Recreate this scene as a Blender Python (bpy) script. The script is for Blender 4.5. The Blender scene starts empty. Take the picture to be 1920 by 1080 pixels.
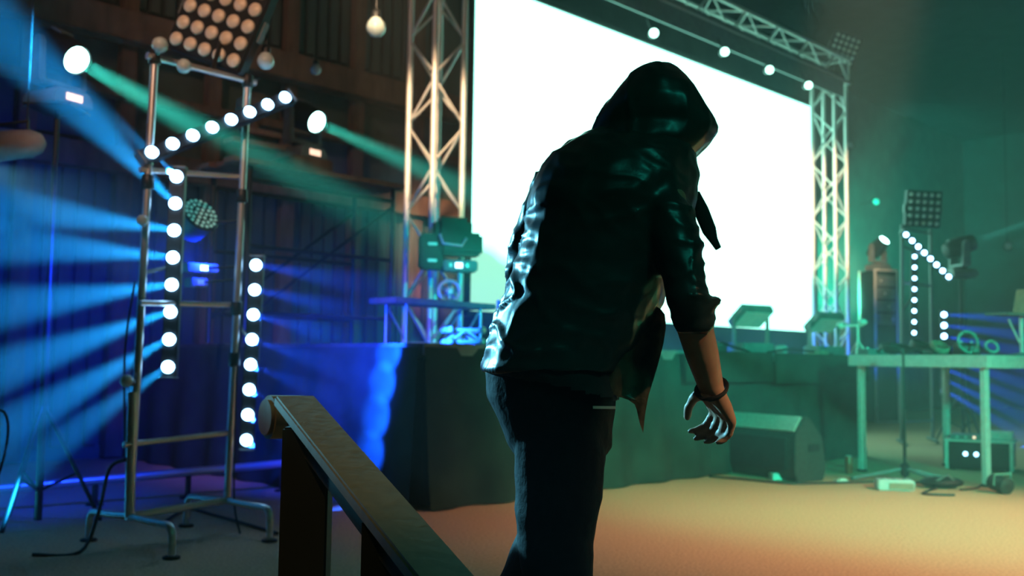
import bpy, bmesh, math, random
from mathutils import Vector, Matrix, noise, Quaternion
random.seed(7)
R = math.radians
sc = bpy.context.scene
C = sc.collection

# ------------------------------------------------------------------ camera
F = 1867.0                      # focal length in pixels of the 1920 wide frame
CAMH = 1.05
CAM_ROT = Matrix.Rotation(R(90 + 4.2), 4, 'X') @ Matrix.Rotation(R(0.8), 4, 'Z')
cam_d = bpy.data.cameras.new('camera'); cam_d.sensor_width = 36; cam_d.lens = 36 * F / 1920
cam = bpy.data.objects.new('camera', cam_d); C.objects.link(cam)
cam.matrix_world = Matrix.Translation((0, 0, CAMH)) @ CAM_ROT
cam_d.clip_start = 0.05; cam_d.clip_end = 200
cam_d.dof.use_dof = True; cam_d.dof.focus_distance = 2.35; cam_d.dof.aperture_fstop = 3.2
sc.camera = cam
# ------------------------------------------------------------------ view, world, haze
sc.view_settings.view_transform = 'Standard'; sc.view_settings.look = 'None'
sc.view_settings.gamma = 1; sc.view_settings.exposure = 0.0
sc.view_settings.use_curve_mapping = False
sc.cycles.use_denoising = True
sc.cycles.volume_bounces = 0
sc.cycles.max_bounces = 4; sc.cycles.diffuse_bounces = 2; sc.cycles.glossy_bounces = 3
sc.cycles.adaptive_threshold = 0.04; sc.cycles.adaptive_min_samples = 16
sc.cycles.sample_clamp_indirect = 4
w = bpy.data.worlds.new('hall_air'); sc.world = w; w.use_nodes = True
wn = w.node_tree.nodes; wl = w.node_tree.links
wn['Background'].inputs[0].default_value = (0.02, 0.06, 0.06, 1); wn['Background'].inputs[1].default_value = 0.1
vs = wn.new('ShaderNodeVolumeScatter')          # thin stage haze filling the hall
vs.inputs['Color'].default_value = (0.9, 0.95, 1, 1); vs.inputs['Density'].default_value = 0.010
vs.inputs['Anisotropy'].default_value = 0.0
wl.new(vs.outputs[0], wn['World Output'].inputs['Volume'])

def spot(name, loc, tgt, power, color, size=40, blend=.5, radius=.05):
    d = bpy.data.lights.new(name, 'SPOT'); d.energy = power; d.color = color
    d.spot_size = R(size); d.spot_blend = blend; d.shadow_soft_size = radius
    o = bpy.data.objects.new(name, d); C.objects.link(o)
    o.location = loc
    o.rotation_euler = (Vector(tgt) - Vector(loc)).to_track_quat('-Z', 'Y').to_euler()
    return o
WARM = (1, .60, .36)
spot('house_warm_floor', (8.2, 3.4, 6.4), (3.5, 6.1, 0), 5600, WARM, 41, .9, .25)
spot('house_warm_tower', (-1.3, 1.2, 5.8), (-.82, 10.2, 3.3), 10000, (1, .66, .38), 10, .5, .15)
spot('house_warm_far_tower', (1.6, 2.0, 6.2), (5.2, 16.2, 3.6), 20000, (1, .66, .38), 9, .5, .15)
spot('fill_warm_rig', (-1.9, 0.2, 5.4), (-1.95, 5.8, 2.75), 800, (1, .55, .36), 23, .8, .2)  # added fill, no fixture: warms the left stand's poles and lamps
spot('fill_warm_wall', (-3.4, 2.5, 6.6), (-2.2, 12.0, 4.2), 420, (1, .55, .36), 34, .9, .2)  # added weak fill without a fixture, lifts the timber on the back wall
spot('fill_warm_rail', (-2.4, .8, 5.4), (-.62, 2.75, .85), 250, (1, .66, .22), 17, .8, .1)  # added fill, no lamp there: brightens the foreground handrail
spot('fill_warm_hand', (3.4, -.4, 4.2), (.48, 2.28, .88), 620, (1, .58, .32), 6, .9, .1)  # added warm fill on the forearm and hand, no fixture
spot('house_teal_skirt', (4.6, 0, 3.3), (2.2, 9.3, .9), 5000, (.015, 1, .62), 40, .8, .3)
spot('fill_teal_wall', (5.7, 18.4, 1.9), (7.4, 21.3, 3.2), 4600, (.01, 1, .62), 52, .9, .3)  # added teal fill, no fixture: brightens the wall beside the right tower
spot('fill_teal_back', (2.6, -2.0, 5.4), (.3, 2.4, 1.3), 110, (.03, 1, .75), 22, .8, .4)  # added teal fill, stands in for veiling glare on the jacket
spot('stage_cyan_side', (-3.5, 6.3, 2.3), (.05, 2.5, 1.1), 6500, (.18, .72, 1), 13, .6, .06)
spot('stage_blue_spill_left', (-1.85, 6.0, 1.7), (-4.2, 7.4, 1.0), 950, (.004, .03, 1), 100, .9, .15)
spot('stage_blue_spill_right', (-1.35, 6.5, 1.3), (-1.4, 8.2, .9), 600, (.004, .03, 1), 84, .9, .15)

# ------------------------------------------------------------------ pixel helpers
ROT3 = CAM_ROT.to_3x3(); CAMP = Vector((0, 0, CAMH))
def ray(px, py): return ROT3 @ Vector(((px - 960) / F, (540 - py) / F, -1))
def at(px, py, Y):
    d = ray(px, py); return CAMP + d * (Y / d.y)
def on_floor(px, py, z=0.0):
    d = ray(px, py); return CAMP + d * ((z - CAMH) / d.z)
def on_line(px, py, c):              # vertical plane Y - X = c (parallel to the stage front)
    d = ray(px, py); return CAMP + d * (c / (d.y - d.x))
U = Vector((1, 1, 0)).normalized()   # along the stage front
V = Vector((-1, 1, 0)).normalized()  # towards the back of the stage
Z = Vector((0, 0, 1))
def basis(loc, x, z=Z):              # matrix with local X along x and local Z near z
    x = Vector(x).normalized(); y = Vector(z).cross(x).normalized(); zz = x.cross(y)
    m = Matrix((x, y, zz)).transposed().to_4x4(); m.translation = Vector(loc); return m

# ------------------------------------------------------------------ materials
MT = {}
def mat(name, col, rough=.6, metal=0.0, var=.25, scale=14, bump=0.0, emit=None, estr=0.0, spec=.5, coat=0.0, stretch=None):
    m = bpy.data.materials.new(name); m.use_nodes = True
    n = m.node_tree.nodes; l = m.node_tree.links; b = n['Principled BSDF']
    b.inputs['Roughness'].default_value = rough; b.inputs['Metallic'].default_value = metal
    b.inputs['Specular IOR Level'].default_value = spec; b.inputs['Coat Weight'].default_value = coat
    tc = n.new('ShaderNodeTexCoord'); nz = n.new('ShaderNodeTexNoise')
    nz.inputs['Scale'].default_value = scale; nz.inputs['Detail'].default_value = 5
    if stretch:
        mp = n.new('ShaderNodeMapping'); mp.inputs['Scale'].default_value = stretch
        l.new(tc.outputs['Object'], mp.inputs[0]); l.new(mp.outputs[0], nz.inputs['Vector'])
    else:
        l.new(tc.outputs['Object'], nz.inputs['Vector'])
    cr = n.new('ShaderNodeValToRGB'); cr.color_ramp.elements[0].position = .3; cr.color_ramp.elements[1].position = .72
    cr.color_ramp.elements[0].color = tuple(c * (1 - var) for c in col[:3]) + (1,)
    cr.color_ramp.elements[1].color = tuple(min(1, c * (1 + var)) for c in col[:3]) + (1,)
    l.new(nz.outputs['Fac'], cr.inputs[0]); l.new(cr.outputs[0], b.inputs['Base Color'])
    if bump:
        bp = n.new('ShaderNodeBump'); bp.inputs['Strength'].default_value = bump; bp.inputs['Distance'].default_value = .02
        l.new(nz.outputs['Fac'], bp.inputs['Height']); l.new(bp.outputs[0], b.inputs['Normal'])
    if emit:
        b.inputs['Emission Color'].default_value = tuple(emit) + (1,); b.inputs['Emission Strength'].default_value = estr
    if emit and name != 'led_wall': m.cycles.emission_sampling = 'NONE'
    MT[name] = m; return m
mat('carpet', (.58, .35, .215), .95, var=.22, scale=60, bump=.3, spec=.1)
mat('plaster', (.10, .14, .13), .9, var=.2, scale=2.5, bump=.1)
mat('dark_paint', (.035, .04, .045), .8, var=.3, scale=3)
mat('sheet_metal', (.11, .13, .13), .5, .3, var=.3, scale=5, stretch=(1, 1, .2))
mat('timber', (.20, .11, .075), .75, var=.35, scale=9, bump=.2, stretch=(1, 1, .3))
mat('alu', (.72, .70, .67), .38, .25, var=.1, scale=20)
mat('steel_tube', (.62, .62, .62), .35, .7, var=.12, scale=30)
mat('black_metal', (.018, .02, .022), .45, .2, var=.3, scale=12)
mat('black_plastic', (.02, .022, .024), .4, var=.2, scale=20)
mat('grey_plastic', (.17, .19, .19), .45, var=.2, scale=10)
mat('skirt_cloth', (.02, .042, .034), .9, var=.3, scale=4, bump=.15, spec=.15)
mat('deck_top', (.05, .06, .06), .6, var=.3, scale=6)
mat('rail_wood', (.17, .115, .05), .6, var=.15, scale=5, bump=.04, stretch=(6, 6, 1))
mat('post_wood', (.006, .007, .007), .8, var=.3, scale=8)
mat('jacket_shell', (.034, .05, .047), .32, var=.2, scale=8, bump=.12, spec=.45)
mat('jacket_lining', (.10, .085, .05), .35, var=.6, scale=20, bump=.3)
mat('trouser_cloth', (.004, .005, .006), .75, var=.3, scale=60, bump=.15, spec=.12)
mat('shirt_cloth', (.02, .025, .026), .85, var=.2, scale=40)
mat('skin', (.56, .30, .19), .5, var=.12, scale=18)
mat('rubber', (.01, .01, .011), .6, var=.2)
mat('white_metal', (.6, .6, .6), .4, .3, var=.1)
mat('frosted_glass', (.55, .66, .64), .25, var=.08, scale=30)
mat('lamp_off', (.92, .76, .56), .35, var=.12, scale=18)
mat('lamp_off_far', (.85, .88, .82), .35, var=.12, scale=18)
mat('pcb', (.03, .05, .05), .4, var=.3)
mat('red_can', (.55, .08, .03), .3, .2, var=.3, scale=25)
mat('paper', (.75, .76, .7), .8, var=.1)
mat('cable', (.012, .014, .014), .55, var=.2)
mat('cable_pale', (.18, .42, .36), .5, var=.3)
mat('tan_cover', (.34, .24, .17), .8, var=.35, scale=7, bump=.3)
mat('orange_panel', (.42, .20, .09), .5, var=.2)
mat('speaker_paint', (.022, .034, .03), .6, var=.3, scale=30, bump=.2)
mat('grille_lip', (.42, .5, .45), .5, .1, var=.45, scale=30, stretch=(1, 4, 4))
mat('pixel_lens', (.8, .8, .8), .3, emit=(.30, .62, 1), estr=14, var=0)
mat('beam_lens', (.8, .8, .8), .3, emit=(.45, 1, .92), estr=12, var=0)
mat('truss_lens', (.8, .8, .8), .3, emit=(.45, 1, .8), estr=6, var=0)
mat('led_blue', (.5, .6, .8), .3, emit=(.35, .7, 1), estr=6, var=0)
mat('led_warm', (.8, .7, .6), .3, emit=(1, .62, .45), estr=1.6, var=0)
mat('led_reflect', (.5, .6, .6), .3, emit=(.15, .8, .7), estr=.28, var=0)  # weak emission put in for teal light reflected off unlit LEDs
mat('led_red', (.5, .1, .2), .3, emit=(1, .1, .25), estr=.7, var=0)
# LED wall: overexposed pale picture with a faint green scene low on the left
m = bpy.data.materials.new('led_wall'); m.use_nodes = True; n = m.node_tree.nodes; l = m.node_tree.links
b = n['Principled BSDF']; b.inputs['Base Color'].default_value = (.02, .02, .02, 1); b.inputs['Roughness'].default_value = .5
tc = n.new('ShaderNodeTexCoord'); sx = n.new('ShaderNodeSeparateXYZ'); l.new(tc.outputs['Generated'], sx.inputs[0])
nz = n.new('ShaderNodeTexNoise'); nz.inputs['Scale'].default_value = 7; l.new(tc.outputs['Generated'], nz.inputs[0])
def mth(op, a, bb):
    q = n.new('ShaderNodeMath'); q.operation = op; q.use_clamp = False
    for i, s in enumerate((a, bb)):
        if isinstance(s, (int, float)): q.inputs[i].default_value = s
        else: l.new(s, q.inputs[i])
    return q.outputs[0]
lowz = mth('SUBTRACT', mth('MULTIPLY', mth('SUBTRACT', .17, sx.outputs['Z']), 14.0), mth('MULTIPLY', mth('SUBTRACT', sx.outputs['X'], .12), 12.0))
lowz = mth('ADD', lowz, mth('MULTIPLY', mth('SUBTRACT', nz.outputs['Fac'], .5), 2.5))
rp = n.new('ShaderNodeValToRGB'); l.new(lowz, rp.inputs[0])
rp.color_ramp.elements[0].color = (.34, 1.0, .78, 1); rp.color_ramp.elements[1].color = (.10, .25, .185, 1)
l.new(rp.outputs[0], b.inputs['Emission Color']); b.inputs['Emission Strength'].default_value = 4.0
MT['led_wall'] = m

# ------------------------------------------------------------------ mesh helpers
W = {}
class G:
    def __init__(s): s.v = []; s.f = []
    def add(s, vs, fs, M=None):
        k = len(s.v)
        s.v += [(M @ Vector(p)) if M else Vector(p) for p in vs]
        s.f += [tuple(i + k for i in f) for f in fs]; return s
    def box(s, c, d, M=None):
        x, y, z = c; a, b_, e = d[0] / 2, d[1] / 2, d[2] / 2
        vs = [(x + i * a, y + j * b_, z + k * e) for i in (-1, 1) for j in (-1, 1) for k in (-1, 1)]
        return s.add(vs, [(0, 1, 3, 2), (4, 6, 7, 5), (0, 4, 5, 1), (2, 3, 7, 6), (0, 2, 6, 4), (1, 5, 7, 3)], M)
    def cyl(s, p, q, r0, r1=None, n=14, M=None):
        return s.tube([p, q], [r0, r0 if r1 is None else r1], n, M)
    def tube(s, pts, r, n=8, M=None, closed=False):
        pts = [Vector(p) for p in pts]; N = len(pts)
        rs = list(r) if isinstance(r, (list, tuple)) else [r] * N
        rs = [q if isinstance(q, tuple) else (q, q) for q in rs]
        vs = []; up = None
        for i, p in enumerate(pts):
            if closed: t = pts[(i + 1) % N] - pts[i - 1]
            else: t = pts[min(i + 1, N - 1)] - pts[max(i - 1, 0)]
            t.normalize()
            if up is None:
                up = Vector((0, 1, 0)) if abs(t.y) < .8 else Vector((1, 0, 0))
            a = (up - t * up.dot(t)).normalized(); up = a; b2 = t.cross(a)
            for k in range(n):
                w_ = 2 * math.pi * k / n
                vs.append(p + b2 * (math.cos(w_) * rs[i][0]) + a * (math.sin(w_) * rs[i][1]))
        fs = []
        for i in range(N if closed else N - 1):
            j = (i + 1) % N
            for k in range(n):
                k2 = (k + 1) % n
                fs.append((i * n + k, i * n + k2, j * n + k2, j * n + k))
        if not closed:
            fs.append(tuple(reversed(range(n)))); fs.append(tuple((N - 1) * n + k for k in range(n)))
        return s.add(vs, fs, M)
    def lathe(s, prof, n=20, M=None):           # profile of (radius, z) about local Z
        vs = []; fs = []
        for r, z in prof:
            for k in range(n):
                a = 2 * math.pi * k / n; vs.append((r * math.cos(a), r * math.sin(a), z))
        for i in range(len(prof) - 1):
            for k in range(n):
                k2 = (k + 1) % n; fs.append((i * n + k, i * n + k2, (i + 1) * n + k2, (i + 1) * n + k))
        fs.append(tuple(reversed(range(n)))); fs.append(tuple((len(prof) - 1) * n + k for k in range(n)))
        return s.add(vs, fs, M)
    def ball(s, c, r, n=14, M=None):
        r = r if isinstance(r, tuple) else (r, r, r); m_ = n // 2
        vs = [(c[0], c[1], c[2] - r[2])]; fs = []
        for i in range(1, m_):
            t = math.pi * i / m_
            for k in range(n):
                a = 2 * math.pi * k / n
                vs.append((c[0] + r[0] * math.sin(t) * math.cos(a), c[1] + r[1] * math.sin(t) * math.sin(a), c[2] - r[2] * math.cos(t)))
        vs.append((c[0], c[1], c[2] + r[2])); e = len(vs) - 1
        for k in range(n):
            k2 = (k + 1) % n
            fs.append((0, 1 + k2, 1 + k))
            for i in range(m_ - 2):
                q = 1 + i * n; fs.append((q + k, q + k2, q + n + k2, q + n + k))
            fs.append((1 + (m_ - 2) * n + k, 1 + (m_ - 2) * n + k2, e))
        return s.add(vs, fs, M)
    def prism(s, poly, d0, d1, M=None):         # polygon in local X,Z extruded along local Y
        k = len(poly)
        vs = [(x, d0, z) for x, z in poly] + [(x, d1, z) for x, z in poly]
        fs = [tuple(range(k)), tuple(reversed(range(k, 2 * k)))]
        fs += [(i, k + i, k + (i + 1) % k, (i + 1) % k) for i in range(k)]
        return s.add(vs, fs, M)
    def mesh(s, name, bevel=0, smooth=True, ctr=None):
        me = bpy.data.meshes.new(name)
        vs = s.v if ctr is None else [p - ctr for p in s.v]
        me.from_pydata(vs, [], s.f)
        bm = bmesh.new(); bm.from_mesh(me)
        bmesh.ops.recalc_face_normals(bm, faces=bm.faces)
        if bevel: bmesh.ops.bevel(bm, geom=[e for e in bm.edges if e.calc_face_angle(0) > .5], offset=bevel, segments=2, affect='EDGES', clamp_overlap=True)
        bm.to_mesh(me); bm.free()
        if smooth:
            me.shade_smooth(); me.set_sharp_from_angle(angle=R(38))
        return me
    def to(s, name, m, parent=None, M=None, bevel=0, smooth=True):
        if M: s.v = [M @ p for p in s.v]
        lo = Vector([min(p[i] for p in s.v) for i in range(3)]); hi = Vector([max(p[i] for p in s.v) for i in range(3)])
        c = (lo + hi) / 2; c.z = lo.z if parent is None else c.z
        return link(name, s.mesh(name, bevel, smooth, c), m, Matrix.Translation(c), parent)
def link(name, me, m, world, parent=None):
    o = bpy.data.objects.new(name, me); C.objects.link(o)
    if m is not None and len(me.materials) == 0: me.materials.append(MT[m])
    W[o.name] = world
    if parent:
        o.parent = parent; o.matrix_basis = W[parent.name].inverted() @ world
    else: o.matrix_basis = world
    return o
def thing(name, label, cat, loc, group=None):
    o = bpy.data.objects.new(name, None); C.objects.link(o); o.empty_display_size = .1
    o.location = loc; W[o.name] = Matrix.Translation(Vector(loc)); return tag(o, label, cat, group)
def tag(o, label, cat, group=None):
    o['label'] = label; o['category'] = cat
    if group: o['group'] = group
    return o
def struct(o): o['kind'] = 'structure'; return o
UNIT = {}
def bar(name, p, q, r, m, parent, n=10):         # round bar sharing one unit cylinder per material
    p, q = Vector(p), Vector(q); d = q - p
    if (m, n) not in UNIT:
        UNIT[(m, n)] = G().cyl((0, 0, -.5), (0, 0, .5), 1, n=n).mesh('round_bar_' + m); UNIT[(m, n)].materials.append(MT[m])
    Mx = Matrix.LocRotScale((p + q) / 2, d.to_track_quat('Z', 'Y'), (r, r, d.length))
    return link(name, UNIT[(m, n)], None, Mx, parent)

# ------------------------------------------------------------------ the hall
HALL = [(-13, -6), (-13, 1.5), (-7.0, 7.5), (12.2, 26.7), (21, 18), (21, -6)]
CEIL = 7.2
struct(G().add([(x, y, 0) for x, y in HALL] + [(x, y, -.2) for x, y in HALL], [tuple(range(6)), tuple(reversed(range(6, 12)))] + [(i, i + 6, (i + 1) % 6 + 6, (i + 1) % 6) for i in range(6)]).to('floor', 'carpet', smooth=False))
struct(G().add([(x, y, CEIL) for x, y in HALL] + [(x, y, CEIL + .2) for x, y in HALL], [tuple(reversed(range(6))), tuple(range(6, 12))] + [(i, i + 6, (i + 1) % 6 + 6, (i + 1) % 6) for i in range(6)]).to('ceiling', 'dark_paint', smooth=False))
def wall(name, a, b_, m):
    a = Vector((*a, 0)); b_ = Vector((*b_, 0)); d = (b_ - a).normalized(); nrm = Vector((-d.y, d.x, 0)) * .15
    return struct(G().add([a, b_, b_ + nrm, a + nrm, a + Z * CEIL, b_ + Z * CEIL, b_ + nrm + Z * CEIL, a + nrm + Z * CEIL],
        [(0, 1, 2, 3), (4, 5, 6, 7), (0, 1, 5, 4), (1, 2, 6, 5), (2, 3, 7, 6), (3, 0, 4, 7)]).to(name, m, smooth=False))
wall_left = wall('wall_left', HALL[0], HALL[1], 'dark_paint')
wall('wall_side', HALL[1], HALL[2], 'dark_paint')
wall_back = wall('wall_back', HALL[2], HALL[3], 'plaster')
wall('wall_right', HALL[3], HALL[4], 'dark_paint')
wall('wall_far_right', HALL[4], HALL[5], 'dark_paint')
wall('wall_front', HALL[5], HALL[0], 'dark_paint')
# timber frame and ribbed sheet on the left half of the back wall (plane Y - X = 14.5)
def onwall(s, z, off=0.0):           # s metres along the wall from its left corner
    p = Vector((-7, 7.5, 0)) + U * s - V * off; p.z = z; return p
WM = lambda s, z, off: basis(onwall(s, z, off), U)
S1 = 8.6
slat_me = G().prism([(-.055, 0), (.055, 0), (.055, 1), (-.055, 1)], -.03, .03).mesh('ribbed_slat', smooth=False); slat_me.materials.append(MT['sheet_metal'])
k = 0; s_ = .2
while s_ < S1:
    for z0, z1 in ((.15, 2.95), (4.75, 7.15)):
        Mx = basis(onwall(s_, z0, .04), U) @ Matrix.Diagonal((1, 1, z1 - z0, 1))
        link('slat', slat_me, None, Mx, wall_back)
    s_ += .165
for i, s_ in enumerate([.1 + .98 * k for k in range(10)]):
    G().box((0, 0, 0), (.17, .12, CEIL - .05)).to('timber_post', 'timber', wall_back, WM(s_, CEIL / 2, .13), bevel=.008)
for z_, h, dpt in ((4.45, .32, .24), (3.05, .26, .2), (3.75, .10, .16)):
    G().box((0, 0, 0), (S1, dpt, h)).to('timber_beam', 'timber', wall_back, WM(S1 / 2, z_, .12 + dpt / 2), bevel=.01)

# ------------------------------------------------------------------ stage
STC = 7.7; ST_H = 1.17
def SP(a, d, z=0):                   # stage coordinates: a metres along the front from its left corner, d metres deep
    p = Vector((-.63, 7.07, 0)) + U * a + V * d; p.z = z; return p
SW, SD = 6.7, 4.6
SM = basis(SP(0, 0, 0), U)
stage = thing('stage', 'long dark stage platform with a cloth skirt under the bright video wall', 'stage', SP(SW / 2, SD / 2, 0))
for i in range(4):                   # deck plates side by side
    for j in range(2):
        G().box((SW / 4 * (i + .5), SD / 2 * (j + .5), ST_H - .05), (SW / 4 - .01, SD / 2 - .01, .1)).to('deck_plate', 'deck_top', stage, SM, bevel=.006)
G().box((SW / 2, -.012, ST_H - .045), (SW, .03, .09)).to('edge_trim', 'grey_plastic', stage, SM, bevel=.004)
G().box((SW / 2, SD / 2, .52), (SW - .2, SD - .2, 1.04)).to('substructure', 'dark_paint', stage, SM)
def cloth(p0, p1, z0, z1, out, amp, pitch, name, parent, seed=0, flare=.05):
    p0, p1 = Vector(p0), Vector(p1); L = (p1 - p0).length; d = (p1 - p0) / L; o_ = Vector(out)
    n1 = int(L / .035); n2 = 9; g = G(); vs = []
    for j in range(n2 + 1):
        t = j / n2; z = z1 + (z0 - z1) * t
        for i in range(n1 + 1):
            x = L * i / n1
            wv = math.sin(x / pitch * 6.283 + 1.7 * noise.noise((x * .8, seed, 0))) + .8 * noise.noise((x * 2.3, seed + 3, t * 1.2))
            off = .03 + flare * t + amp * (.25 + .75 * t) * wv
            p = p0 + d * x + o_ * max(off, .012); p.z = z; vs.append(p)
    fs = [(j * (n1 + 1) + i, j * (n1 + 1) + i + 1, (j + 1) * (n1 + 1) + i + 1, (j + 1) * (n1 + 1) + i) for j in range(n2) for i in range(n1)]
    return g.add(vs, fs).to(name, 'skirt_cloth', parent)
cloth(SP(0, 0), SP(SW * .52, 0), .01, ST_H - .03, -V, .035, .62, 'skirt', stage, 1, .09)
cloth(SP(SW * .52, 0), SP(SW, 0), .01, ST_H - .03, -V, .03, .7, 'skirt', stage, 2, .06)
cloth(SP(0, SD), SP(0, 0), .01, ST_H - .03, -U, .03, .55, 'skirt', stage, 3)
cloth(SP(SW, 0), SP(SW, SD), .01, ST_H - .03, U, .03, .55, 'skirt', stage, 4)
cloth(SP(3.0, -.10), SP(4.55, -.10), .88, ST_H, -V, .012, .9, 'valance', stage, 5, .02)
cloth(SP(4.57, -.10), SP(SW, -.10), .86, ST_H, -V, .012, .8, 'valance', stage, 6, .02)

# ------------------------------------------------------------------ video wall
SCR_C = 11.95
pl = on_line(881, 400, SCR_C); pr = on_line(1526, 400, SCR_C)
SZ0, SZ1 = 1.62, 5.55
scr = thing('video_wall', 'huge overexposed white video wall glowing behind the hooded figure', 'screen', (*((pl + pr) / 2).xy, ST_H))
SL = (pr - pl).xy.length
VM = basis((*pl.xy, 0), U)
G().box((SL / 2, 0, (SZ0 + SZ1) / 2), (SL, .02, SZ1 - SZ0)).to('screen_face', 'led_wall', scr, VM, smooth=False)
G().box((SL / 2, .09, (SZ0 + SZ1) / 2), (SL, .14, SZ1 - SZ0 - .02)).to('cabinet_back', 'black_metal', scr, VM)
for x0, x1, z0, z1 in ((-.05, SL + .05, SZ1, SZ1 + .06), (-.05, SL + .05, SZ0 - .06, SZ0), (-.05, 0, SZ0, SZ1), (SL, SL + .05, SZ0, SZ1)):
    G().box(((x0 + x1) / 2, .05, (z0 + z1) / 2), (x1 - x0, .18, z1 - z0)).to('frame_edge', 'black_metal', scr, VM, bevel=.005)
G().box((SL / 2, .1, (ST_H + SZ0 - .06) / 2), (SL - .2, .3, SZ0 - .06 - ST_H - .004)).to('plinth', 'black_metal', scr, VM)

# ------------------------------------------------------------------ trusses
TW = .40
def truss(name, label, base, axis, side, length, cell=.46, rc=.032, rb=.014, m='alu', plate=True, loc=None):
    axis = Vector(axis).normalized(); a = Vector(side).normalized(); b_ = axis.cross(a).normalized()
    base = Vector(base)
    t = thing(name, label, 'truss', loc or base)
    h = TW / 2
    cs = [a * h * i + b_ * h * j for i, j in ((-1, -1), (1, -1), (1, 1), (-1, 1))]
    for c in cs: bar('chord', base + c, base + c + axis * length, rc, m, t, 14)
    nc = max(1, round(length / cell)); st = length / nc
    for f in range(4):
        c0, c1 = cs[f], cs[(f + 1) % 4]
        for i in range(nc):
            p, q = (c0, c1) if (i + f) % 2 == 0 else (c1, c0)
            bar('brace', base + p + axis * (st * i + .02), base + q + axis * (st * (i + 1) - .02), rb, m, t, 7)
    for e in (0, length):
        for f in range(4):
            bar('end_brace', base + cs[f] + axis * (abs(e - .02)), base + cs[(f + 1) % 4] + axis * (abs(e - .02)), rb * 1.1, m, t, 7)
    if plate:
        G().box((0, 0, -.012), (TW + .24, TW + .24, .024)).to('base_plate', 'black_metal', t, basis(base, a), bevel=.004)
    return t
TL = on_line(814, 400, 11.05); TL.z = ST_H + .024
TR = on_line(1556, 400, 11.15); TR.z = ST_H + .024
TH = 5.55
truss('truss_tower', 'warm lit aluminium truss tower at the left edge of the video wall', TL, Z, U, TH - ST_H + .2)
truss('truss_tower', 'pale aluminium truss tower at the right edge of the video wall', TR, Z, U, TH - ST_H + .2)
tl = Vector((TL.x, TL.y, TH + .2)); tr = Vector((TR.x, TR.y, TH + .2))
top_t = truss('truss_beam', 'horizontal aluminium truss spanning above the video wall', tl - U * .2 + Z * .21, U, V, (tr - tl).length + .4, plate=False, loc=tl + Z * .0)
G().box((0, 0, 0), ((tr - tl).length - .1, .03, .36)).to('valance', 'grey_plastic', top_t, basis((tl + tr) / 2 + Z * -.10 - V * .245, U))

# ------------------------------------------------------------------ lighting fixtures
BLUE = (.10, .22, 1.0)
def pixel_bar(label, p0, p1, front, aims=None, power=60, color=BLUE, group=None, cone=15, lens=1.0):
    """bar of eight pixels from p0 to p1 (first to last pixel centre); front = where the pixels face"""
    p0, p1 = Vector(p0), Vector(p1); d = (p1 - p0); L = d.length; d.normalize()
    fr = Vector(front); fr = (fr - d * fr.dot(d)).normalized()
    t = thing('pixel_bar', label, 'light bar', (p0 + p1) / 2, group)
    M = basis((p0 + p1) / 2, d, fr)             # local Z = front
    G().box((0, 0, -.045), (L + .11, .085, .07)).to('housing', 'black_metal', t, M, bevel=.006)
    for e in (-1, 1): G().box((e * (L / 2 + .06), 0, -.045), (.012, .095, .08)).to('end_cap', 'grey_plastic', t, M, bevel=.004)
    for i in range(8):
        x = -L / 2 + L * i / 7
        G().lathe([(.034 * lens, -.01), (.036 * lens, .002), (.030 * lens, .010), (.016 * lens, .016), (.004, .018)], 18, M @ Matrix.Translation((x, 0, 0))).to('pixel_lens', 'pixel_lens', t)
        if aims:
            c = M @ Vector((x, 0, .03)); pw = power[i] if isinstance(power, (list, tuple)) else power
            spot('pixel_spot', c, c + Vector(aims[i]), pw, color, cone, .75, .02)
    return t
LA = 'black_metal'
def moving_head(label, base, yaw, tilt, size=1.0, lens='beam_lens', power=0, color=(.3, 1, .85), cone=5, group='moving head lights', panel='led_warm'):
    """base box with two yoke arms and a tilting head; yaw about Z, tilt of the beam below horizontal"""
    t = thing('moving_head', label, 'stage light', base, group)
    M = Matrix.Translation(Vector(base)) @ Matrix.Rotation(yaw, 4, 'Z') @ Matrix.Scale(size, 4)
    bs = G().prism([(-.16, 0), (.16, 0), (.16, .06), (.12, .11), (-.12, .11), (-.16, .06)], -.17, .17).to('base', 'grey_plastic', t, M, bevel=.008)
    G().box((0, -.172, .055), (.13, .008, .05)).to('display', panel, bs, M, bevel=.002)
    G().lathe([(.09, .11), (.09, .135), (.07, .14)], 20).to('pan_hub', 'black_plastic', t, M)
    G().box((0, 0, .155), (.36, .12, .04)).to('yoke_bridge', 'grey_plastic', t, M, bevel=.01)
    for e in (-1, 1):
        G().prism([(-.06, .15), (.06, .15), (.045, .44), (.02, .48), (-.02, .48), (-.045, .44)], -.025, .025).to('yoke_arm', 'grey_plastic', t, M @ Matrix.Translation((e * .165, 0, 0)) @ Matrix.Rotation(R(90), 4, 'Z'), bevel=.008)
    H = M @ Matrix.Translation((0, 0, .41)) @ Matrix.Rotation(tilt, 4, 'X') @ Matrix.Rotation(R(90), 4, 'X')   # local Z = beam, towards -Y
    hd = G().lathe([(.06, -.22), (.10, -.2), (.125, -.12), (.13, 0), (.118, .1), (.112, .2), (.098, .205), (.096, .19)], 24).to('head', LA, t, H)
    G().lathe([(.094, .185), (.09, .2), (.05, .215), (.01, .22)], 24).to('lens', lens, t, H)
    G().box((0, .125, -.06), (.1, .02, .14)).to('vent', 'grey_plastic', hd, H, bevel=.004)
    if power:
        p = H @ Vector((0, 0, .24)); q = H @ Vector((0, 0, 2)); spot('head_spot', p, q, power, color, cone, .35, .045)
    return t
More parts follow.
